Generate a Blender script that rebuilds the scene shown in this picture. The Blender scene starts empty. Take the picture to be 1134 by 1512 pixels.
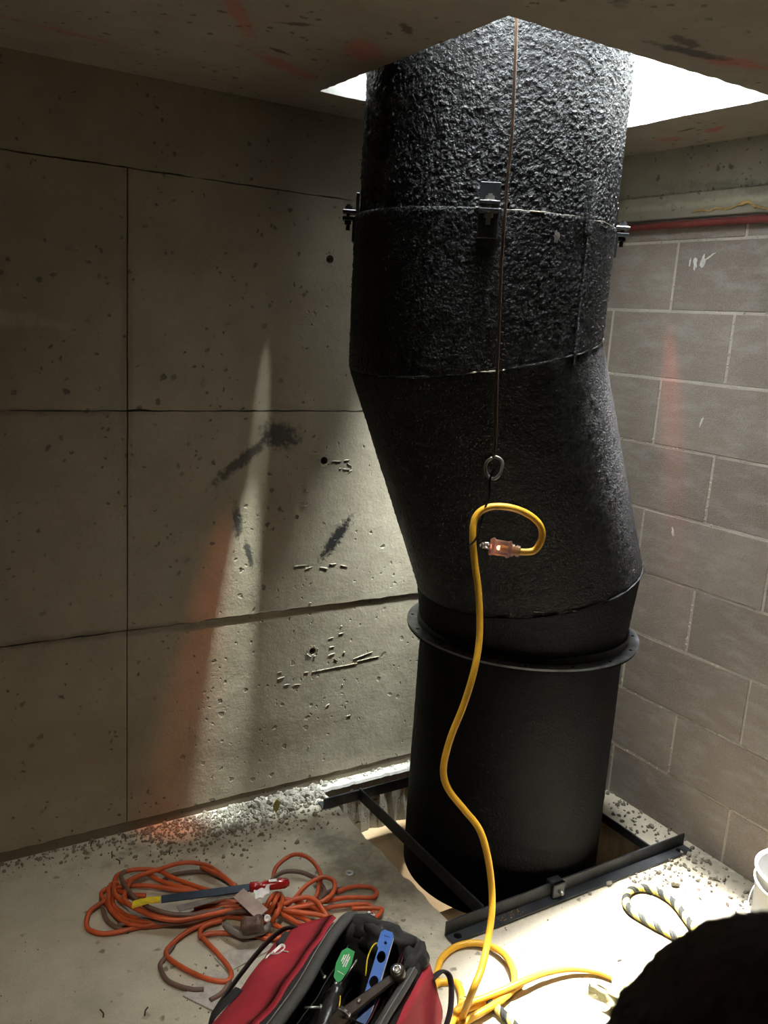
import bpy, bmesh, math, random
from mathutils import Vector, Matrix, noise, Euler
random.seed(7)
PI = math.pi
scene = bpy.context.scene
COL = scene.collection
# ------------------------------------------------------------------ camera
CAM = Vector((-2.0672, -2.2369, 1.4605))
cd = bpy.data.cameras.new('camera'); cam = bpy.data.objects.new('camera', cd); COL.objects.link(cam)
cd.sensor_fit = 'VERTICAL'; cd.sensor_height = 36.0; cd.lens = 36.0 * 1290.143 / 1512.0
cd.clip_start = 0.02
cr, cu, cf = Vector((0.851457, -0.520652, 0.062789)), Vector((0.058720, 0.213628, 0.975149)), Vector((0.521126, 0.826610, -0.212468))
cam.matrix_world = Matrix(((cr.x, cu.x, -cf.x, CAM.x), (cr.y, cu.y, -cf.y, CAM.y), (cr.z, cu.z, -cf.z, CAM.z), (0, 0, 0, 1)))
cd.dof.use_dof = True; cd.dof.focus_distance = 2.0; cd.dof.aperture_fstop = 7.5
scene.camera = cam
# ------------------------------------------------------------------ sky, sun, exposure
w = bpy.data.worlds.new('sky'); scene.world = w; w.use_nodes = True
bg = w.node_tree.nodes['Background']; bg.inputs[0].default_value = (0.90, 0.98, 1.0, 1); bg.inputs[1].default_value = 26.0
scene.view_settings.view_transform = 'Standard'; scene.view_settings.look = 'None'
scene.view_settings.gamma = 1; scene.view_settings.exposure = 0.0; scene.view_settings.use_curve_mapping = False
def area(name, loc, target, sx, sy, power, col=(1, 1, 1), spread=180, portal=False):
    l = bpy.data.lights.new(name, 'AREA'); l.shape = 'RECTANGLE'; l.size = sx; l.size_y = sy; l.energy = power; l.color = col; l.spread = math.radians(spread)
    o = bpy.data.objects.new(name, l); COL.objects.link(o); o.location = loc
    o.rotation_euler = (Vector(target) - Vector(loc)).to_track_quat('-Z', 'Y').to_euler()
    if portal: l.cycles.is_portal = True
    return o
area('sky_portal', (-0.66, -0.55, 2.62), (-0.66, -0.55, 0), 1.5, 1.4, 1, portal=True)
# overcast sky: zenith three times as bright as the horizon
_t = w.node_tree; _g = _t.nodes.new('ShaderNodeTexCoord'); _s = _t.nodes.new('ShaderNodeSeparateXYZ'); _m = _t.nodes.new('ShaderNodeMapRange')
_t.links.new(_g.outputs['Generated'], _s.inputs[0]); _t.links.new(_s.outputs[2], _m.inputs[0])
_m.inputs[1].default_value = 0; _m.inputs[2].default_value = 1; _m.inputs[3].default_value = 10; _m.inputs[4].default_value = 60
_t.links.new(_m.outputs[0], bg.inputs[1])
def sun(name, dirn, e, ang, col):
    l = bpy.data.lights.new(name, 'SUN'); l.energy = e; l.angle = math.radians(ang); l.color = col
    o = bpy.data.objects.new(name, l); COL.objects.link(o); o.rotation_euler = Vector(dirn).to_track_quat('-Z', 'Y').to_euler(); return o
sun('sun', (-.07, -.10, -1), 22, 30, (1.0, .98, .93))
def fan(name, P, A, B, half_w, power, col, soft=.9):
    """narrow blade of light from P that sweeps from A to B"""
    P, A, B = Vector(P), Vector(A), Vector(B); a, b = (A - P).normalized(), (B - P).normalized(); d = (a + b).normalized(); nx = a.cross(b).normalized(); ny = d.cross(nx)
    l = bpy.data.lights.new(name, 'SPOT'); l.energy = power; l.color = col; l.spot_blend = soft; l.shadow_soft_size = .004
    ha = a.angle(b) / 2 * 1.25; l.spot_size = 2 * ha
    o = bpy.data.objects.new(name, l); COL.objects.link(o); k = math.tan(math.radians(half_w)) / math.tan(ha)
    o.matrix_world = Matrix.Translation(P) @ Matrix((nx, ny, -d)).transposed().to_4x4() @ Matrix.Diagonal((k, 1, 1, 1)); return o
fan('added_streak_spot', (-1.0, -.205, 2.0), (-1.075, 0, 1.35), (-1.135, .06, .0), 2.3, 40, (.88, 1, .98), 1)  # added spot in the gap, makes the pale streak on the cast wall
fan('added_streak_spot_low', (-1.0, -.205, 2.0), (-1.11, 0, .95), (-1.165, -.08, .0), 3.2, 480, (.86, 1, .97), 1)  # added spot, carries the pale streak down to the floor
fan('added_red_spot', (-1.0, -.205, 2.0), (-1.20, 0, .85), (-1.27, -.10, .0), 4.2, 120, (1, .27, .11), 1)  # added red spot, makes the reddish glow left of the streak
fan('added_corner_red_spot', (-.30, -.22, 2.0), (0, -.44, 1.5), (0, -.62, .6), 3.4, 26, (1, .2, .14), 1)  # added red spot, makes the glow on the block wall
area('added_front_fill', (-.355, -.62, 2.22), (-.56, -1.04, 0), .10, .34, 32, (1, .99, .95), 26)  # added lamp above the opening, boosts the hot floor patch
area('added_corner_fill', (-.33, -.26, 2.2), (-.56, .0, .80), .08, .08, 7.5, (.84, .97, 1), 32)  # added lamp in the opening, brightens the cast wall beside the duct
def spot(name, loc, target, e, ang, col, r=.1):
    l = bpy.data.lights.new(name, 'SPOT'); l.energy = e; l.color = col; l.spot_size = math.radians(ang); l.spot_blend = 1; l.shadow_soft_size = r
    o = bpy.data.objects.new(name, l); COL.objects.link(o); o.location = loc; o.rotation_euler = (Vector(target) - Vector(loc)).to_track_quat('-Z', 'Y').to_euler(); return o
# added spot behind the camera, under the ceiling, to brighten the floor
spot('added_floor_spot', (-2.1, -1.75, 1.93), (-1.66, -.98, 0), 58, 62, (1, .90, .70), .06)


# ------------------------------------------------------------------ materials
class NT:
    def __init__(s, name):
        s.m = bpy.data.materials.new(name); s.m.use_nodes = True; s.t = s.m.node_tree; s.n = s.t.nodes; s.l = s.t.links
        s.b = s.n['Principled BSDF']; s.tc = s.n.new('ShaderNodeTexCoord'); s.co = s.tc.outputs['Object']
    def noise(s, scale, detail=4, rough=.55, vec=None, dist=0):
        x = s.n.new('ShaderNodeTexNoise'); x.inputs['Scale'].default_value = scale; x.inputs['Detail'].default_value = detail
        x.inputs['Roughness'].default_value = rough; x.inputs['Distortion'].default_value = dist
        s.l.new(vec or s.co, x.inputs['Vector']); return x.outputs['Fac']
    def vor(s, scale, feat='F1', vec=None):
        x = s.n.new('ShaderNodeTexVoronoi'); x.feature = feat; x.inputs['Scale'].default_value = scale
        s.l.new(vec or s.co, x.inputs['Vector']); return x.outputs['Distance']
    def ramp(s, f, stops):
        x = s.n.new('ShaderNodeValToRGB'); e = x.color_ramp.elements
        while len(e) < len(stops): e.new(.5)
        for k, (p, c) in enumerate(stops):
            e[k].position = p; e[k].color = (c if len(c) == 4 else (*c, 1)) if hasattr(c, '__len__') else (c, c, c, 1)
        s.l.new(f, x.inputs[0]); return x.outputs[0]
    def mix(s, f, a, b, mode='MIX'):
        x = s.n.new('ShaderNodeMix'); x.data_type = 'RGBA'; x.blend_type = mode
        for sock, v in ((x.inputs[0], f), (x.inputs[6], a), (x.inputs[7], b)):
            if isinstance(v, (int, float)): sock.default_value = v
            elif isinstance(v, tuple): sock.default_value = (*v, 1)
            else: s.l.new(v, sock)
        return x.outputs[2]
    def math(s, op, a, b=None, c=None):
        x = s.n.new('ShaderNodeMath'); x.operation = op
        for k, v in enumerate((a, b, c)):
            if v is None: continue
            if isinstance(v, (int, float)): x.inputs[k].default_value = v
            else: s.l.new(v, x.inputs[k])
        return x.outputs[0]
    def mapping(s, loc=(0, 0, 0), rot=(0, 0, 0), sc=(1, 1, 1), typ='POINT', vec=None):
        x = s.n.new('ShaderNodeMapping'); x.vector_type = typ; x.inputs[1].default_value = loc; x.inputs[2].default_value = rot; x.inputs[3].default_value = sc
        s.l.new(vec or s.co, x.inputs[0]); return x.outputs[0]
    def blot(s, c, r, rot=(0, 0, 0), edge=.5, grain=30, amt=1.0):
        """mask of a stain: an ellipsoid about c with half sizes r, broken up by grain"""
        v = s.mapping(loc=c, rot=rot, sc=r, typ='TEXTURE')
        x = s.n.new('ShaderNodeVectorMath'); x.operation = 'LENGTH'; s.l.new(v, x.inputs[0])
        d = s.math('SUBTRACT', 1.0, x.outputs['Value'])
        d = s.math('MULTIPLY', d, 1 / edge); n = s.noise(grain, 5, .7)
        d = s.math('ADD', d, s.math('MULTIPLY', s.math('SUBTRACT', n, .5), 4.0))
        x = s.n.new('ShaderNodeClamp'); s.l.new(d, x.inputs[0]); return s.math('MULTIPLY', x.outputs[0], amt)
    def bump(s, h, strength=.5, dist=.01, prev=None):
        x = s.n.new('ShaderNodeBump'); x.inputs['Strength'].default_value = strength; x.inputs['Distance'].default_value = dist
        s.l.new(h, x.inputs['Height'])
        if prev: s.l.new(prev, x.inputs['Normal'])
        return x.outputs[0]
    def out(s, col=None, rough=None, nrm=None, metal=None, **kw):
        if col is not None:
            if isinstance(col, tuple): s.b.inputs['Base Color'].default_value = (*col, 1)
            else: s.l.new(col, s.b.inputs['Base Color'])
        if rough is not None:
            if isinstance(rough, (int, float)): s.b.inputs['Roughness'].default_value = rough
            else: s.l.new(rough, s.b.inputs['Roughness'])
        if nrm is not None: s.l.new(nrm, s.b.inputs['Normal'])
        if metal is not None: s.b.inputs['Metallic'].default_value = metal
        for k, v in kw.items(): s.b.inputs[k.replace('_', ' ')].default_value = v
        return s.m

def simple(name, col, rough=.6, metal=0.0, var=.25, sc=40, bump=.2, bd=.002, **kw):
    t = NT(name); n = t.noise(sc, 5, .6)
    d = tuple(c * (1 - var) for c in col); e = tuple(min(1, c * (1 + var)) for c in col)
    c = t.ramp(n, [(.3, d), (.7, e)])
    return t.out(c, rough, t.bump(t.noise(sc * 4, 3), bump, bd), metal, **kw)

def concrete(name, base, dark, rough=.85, stains=(), relief=1.0, specks=True, spec=.3, pores=55):
    t = NT(name)
    big = t.noise(1.6, 6, .6); mid = t.noise(9, 6, .65)
    c = t.mix(t.ramp(big, [(.35, 0), (.68, 1)]), dark, base)
    c = t.mix(.45, c, t.mix(t.ramp(mid, [(.3, 0), (.7, 1)]), dark, tuple(min(1, b * 1.12) for b in base)))
    fine = t.noise(220, 3, .6)
    c = t.mix(.18, c, t.ramp(fine, [(.3, tuple(x * .5 for x in base)), (.75, tuple(min(1, x * 1.3) for x in base))]))
    h = t.math('MULTIPLY', fine, .25)
    if specks:                                   # bug holes: small dark air pores
        wv = t.n.new('ShaderNodeVectorMath'); wv.operation = 'MULTIPLY_ADD'; wn_ = t.n.new('ShaderNodeTexNoise'); wn_.inputs['Scale'].default_value = 45; t.l.new(t.co, wn_.inputs['Vector']); t.l.new(wn_.outputs['Color'], wv.inputs[0]); wv.inputs[1].default_value = (.022, .022, .022); t.l.new(t.co, wv.inputs[2]); v = t.vor(pores, vec=wv.outputs[0]); gate = t.noise(7, 2)
        pm = t.math('MULTIPLY', t.ramp(v, [(.1, 1), (.2, 0)]), t.ramp(gate, [(.5, 0), (.56, 1)]))
        v2 = t.vor(18, vec=wv.outputs[0]); p2 = t.math('MULTIPLY', t.ramp(v2, [(.09, 1), (.15, 0)]), t.ramp(t.noise(3.1, 2), [(.44, 0), (.52, 1)]))
        pm = t.math('MAXIMUM', pm, p2)
        c = t.mix(t.math('MULTIPLY', pm, .7), c, tuple(x * .25 for x in dark)); h = t.math('SUBTRACT', h, pm)
    for (m, colr) in [(t.blot(*a), col_) for a, col_ in stains]:
        c = t.mix(m, c, colr)
    n = t.bump(h, .5 * relief, .003); n = t.bump(mid, .35 * relief, .006, n)
    return t.out(c, rough, n, Specular_IOR_Level=spec)

# ------------------------------------------------------------------ mesh helpers
def link(o, parent=None):
    COL.objects.link(o)
    if parent is not None: o.parent = parent
    return o
def mesh_obj(name, verts, faces, mat, parent=None, smooth=False):
    me = bpy.data.meshes.new(name); me.from_pydata([tuple(v) for v in verts], [], faces); me.update()
    if mat: me.materials.append(mat)
    if smooth: me.polygons.foreach_set('use_smooth', [True] * len(me.polygons))
    return link(bpy.data.objects.new(name, me), parent)
def bm_obj(name, bm, mat, parent=None, smooth=False):
    me = bpy.data.meshes.new(name); bm.normal_update(); bm.to_mesh(me); bm.free()
    if mat: me.materials.append(mat)
    if smooth: me.polygons.foreach_set('use_smooth', [True] * len(me.polygons))
    return link(bpy.data.objects.new(name, me), parent)
def thing(name, label, cat, loc=(0, 0, 0), rot=(0, 0, 0), group=None):
    o = bpy.data.objects.new(name, None); o.empty_display_size = .05; COL.objects.link(o); o.location = loc; o.rotation_euler = rot
    return tag(o, label, cat, group)
def tag(o, label, cat, group=None):
    o['label'] = label; o['category'] = cat
    if group: o['group'] = group
    return o
def struct(o): o['kind'] = 'structure'; return o
def abox(bm, lo, hi, bev=0, M=None, seg=1):
    r = bmesh.ops.create_cube(bm, size=1); vs = r['verts']
    for v in vs: v.co = Vector([lo[k] + (v.co[k] + .5) * (hi[k] - lo[k]) for k in range(3)])
    if bev > 0:
        es = list({e for v in vs for e in v.link_edges})
        q = bmesh.ops.bevel(bm, geom=es, offset=bev, segments=seg, affect='EDGES', profile=.5); vs = list({v for f in q['faces'] for v in f.verts} | {v for v in vs if v.is_valid})
    if M is not None:
        for v in vs: v.co = M @ v.co
    return vs
def box(name, lo, hi, mat, parent=None, bev=0, M=None, seg=1):
    bm = bmesh.new(); abox(bm, lo, hi, bev, M, seg); return bm_obj(name, bm, mat, parent)
def catmull(P, n):
    P = [Vector(p) for p in P]
    if len(P) < 3: return [P[0].lerp(P[-1], k / n) for k in range(n + 1)]
    Q = [P[0] * 2 - P[1]] + P + [P[-1] * 2 - P[-2]]; o = []
    for i in range(1, len(Q) - 2):
        a, b, c, d = Q[i - 1:i + 3]
        for k in range(n):
            t = k / n; o.append(.5 * ((2 * b) + (c - a) * t + (2 * a - 5 * b + 4 * c - d) * t * t + (3 * b - a - 3 * c + d) * t ** 3))
    o.append(P[-1]); return o
def frames(P):
    T = []
    for i in range(len(P)): T.append((P[min(i + 1, len(P) - 1)] - P[max(i - 1, 0)]).normalized())
    u = T[0].orthogonal().normalized(); F = []
    for t in T:
        u = (u - t * u.dot(t)); u = u.normalized() if u.length > 1e-6 else t.orthogonal().normalized(); F.append((u.copy(), t.cross(u)))
    return F
def tube_geo(P, r, n=10, cap=True, rf=None, V=None, Fc=None, flat=None):
    V = [] if V is None else V; Fc = [] if Fc is None else Fc; b = len(V); Fr = frames(P)
    for i, p in enumerate(P):
        rr = r if rf is None else rf(i / (len(P) - 1)) * r; u, v = Fr[i]
        for k in range(n): a = 2 * PI * k / n; V.append(p + u * math.cos(a) * rr + v * math.sin(a) * rr * (flat or 1))
    for i in range(len(P) - 1):
        for k in range(n): q = (k + 1) % n; Fc.append((b + i * n + k, b + i * n + q, b + (i + 1) * n + q, b + (i + 1) * n + k))
    if cap: Fc.append(tuple(b + k for k in reversed(range(n)))); Fc.append(tuple(b + (len(P) - 1) * n + k for k in range(n)))
    return V, Fc
def tube(name, pts, r, mat, parent=None, n=10, sub=6, rf=None, flat=None):
    V, Fc = tube_geo(catmull(pts, sub) if sub else [Vector(p) for p in pts], r, n, True, rf, flat=flat)
    return mesh_obj(name, V, Fc, mat, parent, True)
def lathe(name, prof, mat, parent=None, n=32, M=None, smooth=True, ang=2 * PI):
    V, Fc = [], []
    for r_, z in prof:
        for k in range(n): a = 2 * PI * k / n; V.append(Vector((r_ * math.cos(a), r_ * math.sin(a), z)))
    for i in range(len(prof) - 1):
        for k in range(n): q = (k + 1) % n; Fc.append((i * n + k, i * n + q, (i + 1) * n + q, (i + 1) * n + k))
    if prof[0][0] > 0: Fc.append(tuple(reversed(range(n))))
    if prof[-1][0] > 0: Fc.append(tuple((len(prof) - 1) * n + k for k in range(n)))
    if M is not None: V = [M @ v for v in V]
    return mesh_obj(name, V, Fc, mat, parent, smooth)
def axis_M(a, b, roll=0):
    """matrix with local +z running from a towards b, origin at a"""
    a, b = Vector(a), Vector(b); q = (b - a).to_track_quat('Z', 'Y'); return Matrix.Translation(a) @ q.to_matrix().to_4x4() @ Matrix.Rotation(roll, 4, 'Z')
def stone_geo(V, Fc, c, r, seed):
    rnd = random.Random(seed); b = len(V)
    q = Euler((rnd.uniform(0, 6), rnd.uniform(0, 6), rnd.uniform(0, 6))).to_matrix(); s = (1, rnd.uniform(.6, 1), rnd.uniform(.4, .8))
    t = (1 + 5 ** .5) / 2
    ic = [(-1, t, 0), (1, t, 0), (-1, -t, 0), (1, -t, 0), (0, -1, t), (0, 1, t), (0, -1, -t), (0, 1, -t), (t, 0, -1), (t, 0, 1), (-t, 0, -1), (-t, 0, 1)]
    for p in ic:
        v = Vector(p).normalized() * rnd.uniform(.65, 1.1); v = q @ Vector((v.x * s[0], v.y * s[1], v.z * s[2])); V.append(Vector(c) + v * r)
    for f in [(0, 11, 5), (0, 5, 1), (0, 1, 7), (0, 7, 10), (0, 10, 11), (1, 5, 9), (5, 11, 4), (11, 10, 2), (10, 7, 6), (7, 1, 8), (3, 9, 4), (3, 4, 2), (3, 2, 6), (3, 6, 8), (3, 8, 9), (4, 9, 5), (2, 4, 11), (6, 2, 10), (8, 6, 7), (9, 8, 1)]:
        Fc.append(tuple(b + k for k in f))
# ------------------------------------------------------------------ the room
ZC = 1.9945
JX = -1.4485
WA = 0.0156                                     # the block wall stands not quite square to the cast wall
wd = Vector((math.sin(WA), -math.cos(WA), 0)); wn = Vector((-math.cos(WA), -math.sin(WA), 0))
MR = Matrix(((wd.x, 0, wn.x, 0), (wd.y, 0, wn.y, 0), (0, 1, 0, 0), (0, 0, 0, 1)))   # (s along wall, z up, out of wall) -> world
def blotY(x, z, rx, rz, ang, **k): return ((x, 0, z), (rx, .2, rz), (0, ang, 0), k.get('edge', .5), k.get('grain', 40), k.get('amt', 1))
m_cast = concrete('cast_concrete', (.37, .31, .225), (.215, .175, .115), .5, stains=[
    (blotY(-.824, .815, .024, .095, .66, amt=1, grain=80), (.02, .018, .016)),
    (blotY(-1.02, 1.13, .075, .045, .2, amt=.9, grain=50), (.03, .028, .026)),
    (blotY(-1.135, 1.06, .022, .13, .93, amt=.9, grain=50), (.03, .025, .02)),
    (blotY(-1.142, .89, .016, .065, -.1, amt=.9, grain=60), (.03, .027, .025)),
    (blotY(-1.105, .79, .012, .055, -.25, amt=.9, grain=60), (.03, .027, .025)),
    (blotY(-.83, 1.045, .055, .03, 0, amt=.35, grain=80), (.2, .17, .13)),
    (blotY(-.98, .2, .3, .07, 0, amt=.5, grain=18), (.2, .15, .1)),
    (blotY(-1.9, 1.42, .3, .03, .05, amt=.4, grain=9), (.55, .5, .42)),
    (blotY(-2.2, .60, .8, .022, -.01, amt=.6, grain=14), (.12, .09, .06)), (blotY(-1.4, .60, .35, .018, .02, amt=.55, grain=18), (.12, .09, .06)),
    (blotY(-1.45, 1.3, .02, .5, 0, amt=.35, grain=12), (.13, .1, .07)), (blotY(-1.9, 1.195, .6, .012, 0, amt=.5, grain=14), (.12, .09, .06)),
    (blotY(-1.7, .3, .4, .12, 0, amt=.35, grain=9), (.17, .13, .09)), (blotY(-2.05, .5, .05, .09, 0, amt=.5, grain=14), (.12, .1, .07)),
], relief=1.6, spec=.5, pores=40)
m_joint = concrete('joint_concrete', (.16, .135, .10), (.08, .065, .045), .9, specks=False)
m_lower = concrete('wall_base_concrete', (.2, .16, .11), (.1, .075, .05), .9)
bk = lambda x, y, rx, ry, a, **k: ((x, y, ZC), (rx, ry, .3), (0, 0, a), k.get('edge', .5), k.get('grain', 20), k.get('amt', .8))
RED = (.42, .045, .03); BLK = (.03, .025, .02)
m_ceil = concrete('ceiling_concrete', (.33, .285, .225), (.20, .17, .13), .8, stains=[
    (bk(-1.2, -.33, .13, .035, .5, amt=.5), RED), (bk(-1.12, -.55, .09, .05, .9, amt=.45), RED), (bk(-1.42, -.6, .2, .02, 1.0, amt=.45), RED),
    (bk(-1.62, -.22, .16, .02, .1, amt=.35), RED), (bk(-1.9, -.55, .1, .04, .2, amt=.3), RED), (bk(-.55, -1.0, .08, .03, -.3, amt=.5), RED),
    (bk(-.12, -.62, .05, .02, 1.2, amt=.6), RED), (bk(-.1, -.45, .03, .05, 0, amt=.35), RED), (bk(-1.15, -1.0, .1, .03, .3, amt=.35), (.4, .15, .03)),
    (bk(-.66, -.985, .12, .022, -.12, amt=.9, grain=35), BLK), (bk(-.72, -1.02, .06, .02, .2, amt=.8, grain=35), BLK),
    (bk(-1.13, -.72, .05, .012, .8, amt=.8, grain=35), BLK), (bk(-1.25, -.42, .04, .01, .3, amt=.8, grain=40), BLK), (bk(-1.3, -.6, .05, .012, -.5, amt=.7), BLK),
    (bk(-1.0, -1.1, .1, .02, .4, amt=.7, grain=35), BLK), (bk(-.16, -.56, .04, .008, 1.4, amt=.8, grain=40), BLK), (bk(-2.02, -.4, .14, .03, .3, amt=.7, grain=60), BLK)], pores=30)
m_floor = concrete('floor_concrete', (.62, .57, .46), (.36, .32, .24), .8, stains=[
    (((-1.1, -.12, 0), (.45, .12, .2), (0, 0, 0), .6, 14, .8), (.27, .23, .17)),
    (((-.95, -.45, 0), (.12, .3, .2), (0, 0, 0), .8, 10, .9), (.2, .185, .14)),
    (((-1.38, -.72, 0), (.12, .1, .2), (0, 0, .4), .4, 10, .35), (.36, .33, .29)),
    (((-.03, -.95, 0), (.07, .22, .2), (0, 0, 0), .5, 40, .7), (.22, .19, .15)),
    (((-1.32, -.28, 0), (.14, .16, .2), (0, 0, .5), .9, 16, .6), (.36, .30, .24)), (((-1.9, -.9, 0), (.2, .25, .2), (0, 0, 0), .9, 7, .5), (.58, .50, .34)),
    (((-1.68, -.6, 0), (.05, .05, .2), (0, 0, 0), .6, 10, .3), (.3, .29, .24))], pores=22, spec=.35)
m_slab = concrete('broken_slab_edge', (.26, .225, .17), (.15, .125, .09), .9, relief=3)
m_ply = concrete('hole_bottom_board', (.42, .29, .16), (.30, .19, .10), .8, specks=False)

# floor: one slab with the square hole in it, ragged edge
HX0, HX1, HY0, HY1 = -.845, -.115, -.785, -.04
bm = bmesh.new()
xs = [-4.6, HX0, HX1, 3.2]; ys = [-4.6, HY0, HY1, .3]
def edge_pts():
    pts = []
    def seg(a, b, n):
        for k in range(n): t = k / n; pts.append(Vector((a[0] + (b[0] - a[0]) * t, a[1] + (b[1] - a[1]) * t, 0)))
    seg((HX0, HY0), (HX1, HY0), 30); seg((HX1, HY0), (HX1, HY1), 30); seg((HX1, HY1), (HX0, HY1), 34); seg((HX0, HY1), (HX0, HY0), 34)
    for p in pts:
        d = noise.noise(p * 22) * .012 + noise.noise(p * 60) * .005; n = Vector((p.x - (HX0 + HX1) / 2, p.y - (HY0 + HY1) / 2, 0)).normalized(); p += n * d
    return pts
ep = edge_pts(); rnd = random.Random(3)
outer = []
for p in ep:                                    # ring of quads outwards to a square, then out to the room
    c = Vector(((HX0 + HX1) / 2, (HY0 + HY1) / 2, 0)); d = p - c; hx, hy = (HX1 - HX0) / 2, (HY1 - HY0) / 2
    s = max(abs(d.x) / hx, abs(d.y) / hy); q = c + Vector((d.x / s / hx, d.y / s / hy, 0)) * 1.0
    u = Vector((d.x / s / hx, d.y / s / hy)); outer.append(u)
V, Fc = [], []; n = len(ep)
V += [p.copy() for p in ep]
V += [Vector((c.x + u.x * 4.2, c.y + u.y * 4.2, 0)) for u in outer]
V += [Vector((p.x + rnd.uniform(-.004, .008), p.y + rnd.uniform(-.006, .006), -.06)) for p in ep]
V += [Vector((p.x + rnd.uniform(-.006, .01), p.y + rnd.uniform(-.01, .006), -.19)) for p in ep]
for k in range(n):
    q = (k + 1) % n
    Fc += [(k, n + k, n + q, q), (2 * n + k, k, q, 2 * n + q), (3 * n + k, 2 * n + k, 2 * n + q, 3 * n + q)]
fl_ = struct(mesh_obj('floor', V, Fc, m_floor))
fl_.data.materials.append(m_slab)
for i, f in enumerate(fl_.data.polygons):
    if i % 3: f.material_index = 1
under = struct(box('trim_1', (HX0 - .3, -.49, -.24), (HX1 + .3, HY1 + .3, -.185), m_ply))
box('board', (-.50, HY0 - .3, -.24), (HX1 + .3, -.49, -.186), m_ply, under)
box('pit', (HX0 - .35, HY0 - .35, -.75), (-.45, -.45, -.70), m_joint, under); box('pit', (HX0 - .35, HY0 - .35, -.75), (HX0 - .3, -.45, -.19), m_joint, under)
box('pit', (HX0 - .35, HY0 - .35, -.75), (-.45, HY0 - .3, -.19), m_joint, under); box('pit', (-.5, HY0 - .35, -.75), (-.45, -.45, -.24), m_joint, under); box('pit', (HX0 - .35, -.49, -.75), (-.45, -.45, -.24), m_joint, under)

# ceiling slab with its opening; the four sides of the opening run up through the slab
OX0, OX1, OY0, OY1 = -1.037, -.28, -.905, -.19
def ragged(lo, hi, fixed, ax, n, sgn):
    out_ = []
    for k in range(n + 1):
        t = lo + (hi - lo) * k / n; p = Vector((t, fixed, 5)) if ax == 0 else Vector((fixed, t, 5))
        d = 0 if k in (0, n) else noise.noise(p * 30) * .006 + noise.noise(p * 90) * .003
        if ax == 0: p.y += d
        else: p.x += d
        out_.append(p)
    return out_
ring = ragged(OX0, OX1, OY0, 0, 40, 1)[:-1] + ragged(OY0, OY1, OX1, 1, 40, 1)[:-1] + ragged(OX1, OX0, OY1, 0, 40, 1)[:-1] + ragged(OY1, OY0, OX0, 1, 40, 1)[:-1]
n = len(ring); c = Vector(((OX0 + OX1) / 2, (OY0 + OY1) / 2, 0)); hx, hy = (OX1 - OX0) / 2, (OY1 - OY0) / 2
V, Fc = [], []
def outp(p, z):
    d = p - c; s = max(abs(d.x) / hx, abs(d.y) / hy); return Vector((c.x + d.x / s / hx * 4.2, c.y + d.y / s / hy * 4.2, z))
V += [Vector((p.x, p.y, ZC)) for p in ring]; V += [outp(p, ZC) for p in ring]
V += [Vector((p.x * 1, p.y * 1, ZC + .20)) for p in ring]; V += [outp(p, ZC + .20) for p in ring]
for k in range(n):
    q = (k + 1) % n
    Fc += [(k, q, n + q, n + k), (2 * n + k, 2 * n + q, q, k), (2 * n + k, 3 * n + k, 3 * n + q, 2 * n + q), (n + k, n + q, 3 * n + q, 3 * n + k)]
cl_ = struct(mesh_obj('ceiling', V, Fc, m_ceil))
m_reveal = concrete('daylit_reveal', (.82, .80, .76), (.68, .66, .62), .9, specks=False)  # opening sides coloured pale to stand for blown-out daylight
cl_.data.materials.append(m_reveal)
for i, f in enumerate(cl_.data.polygons):
    if i % 4 == 1: f.material_index = 1

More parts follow.
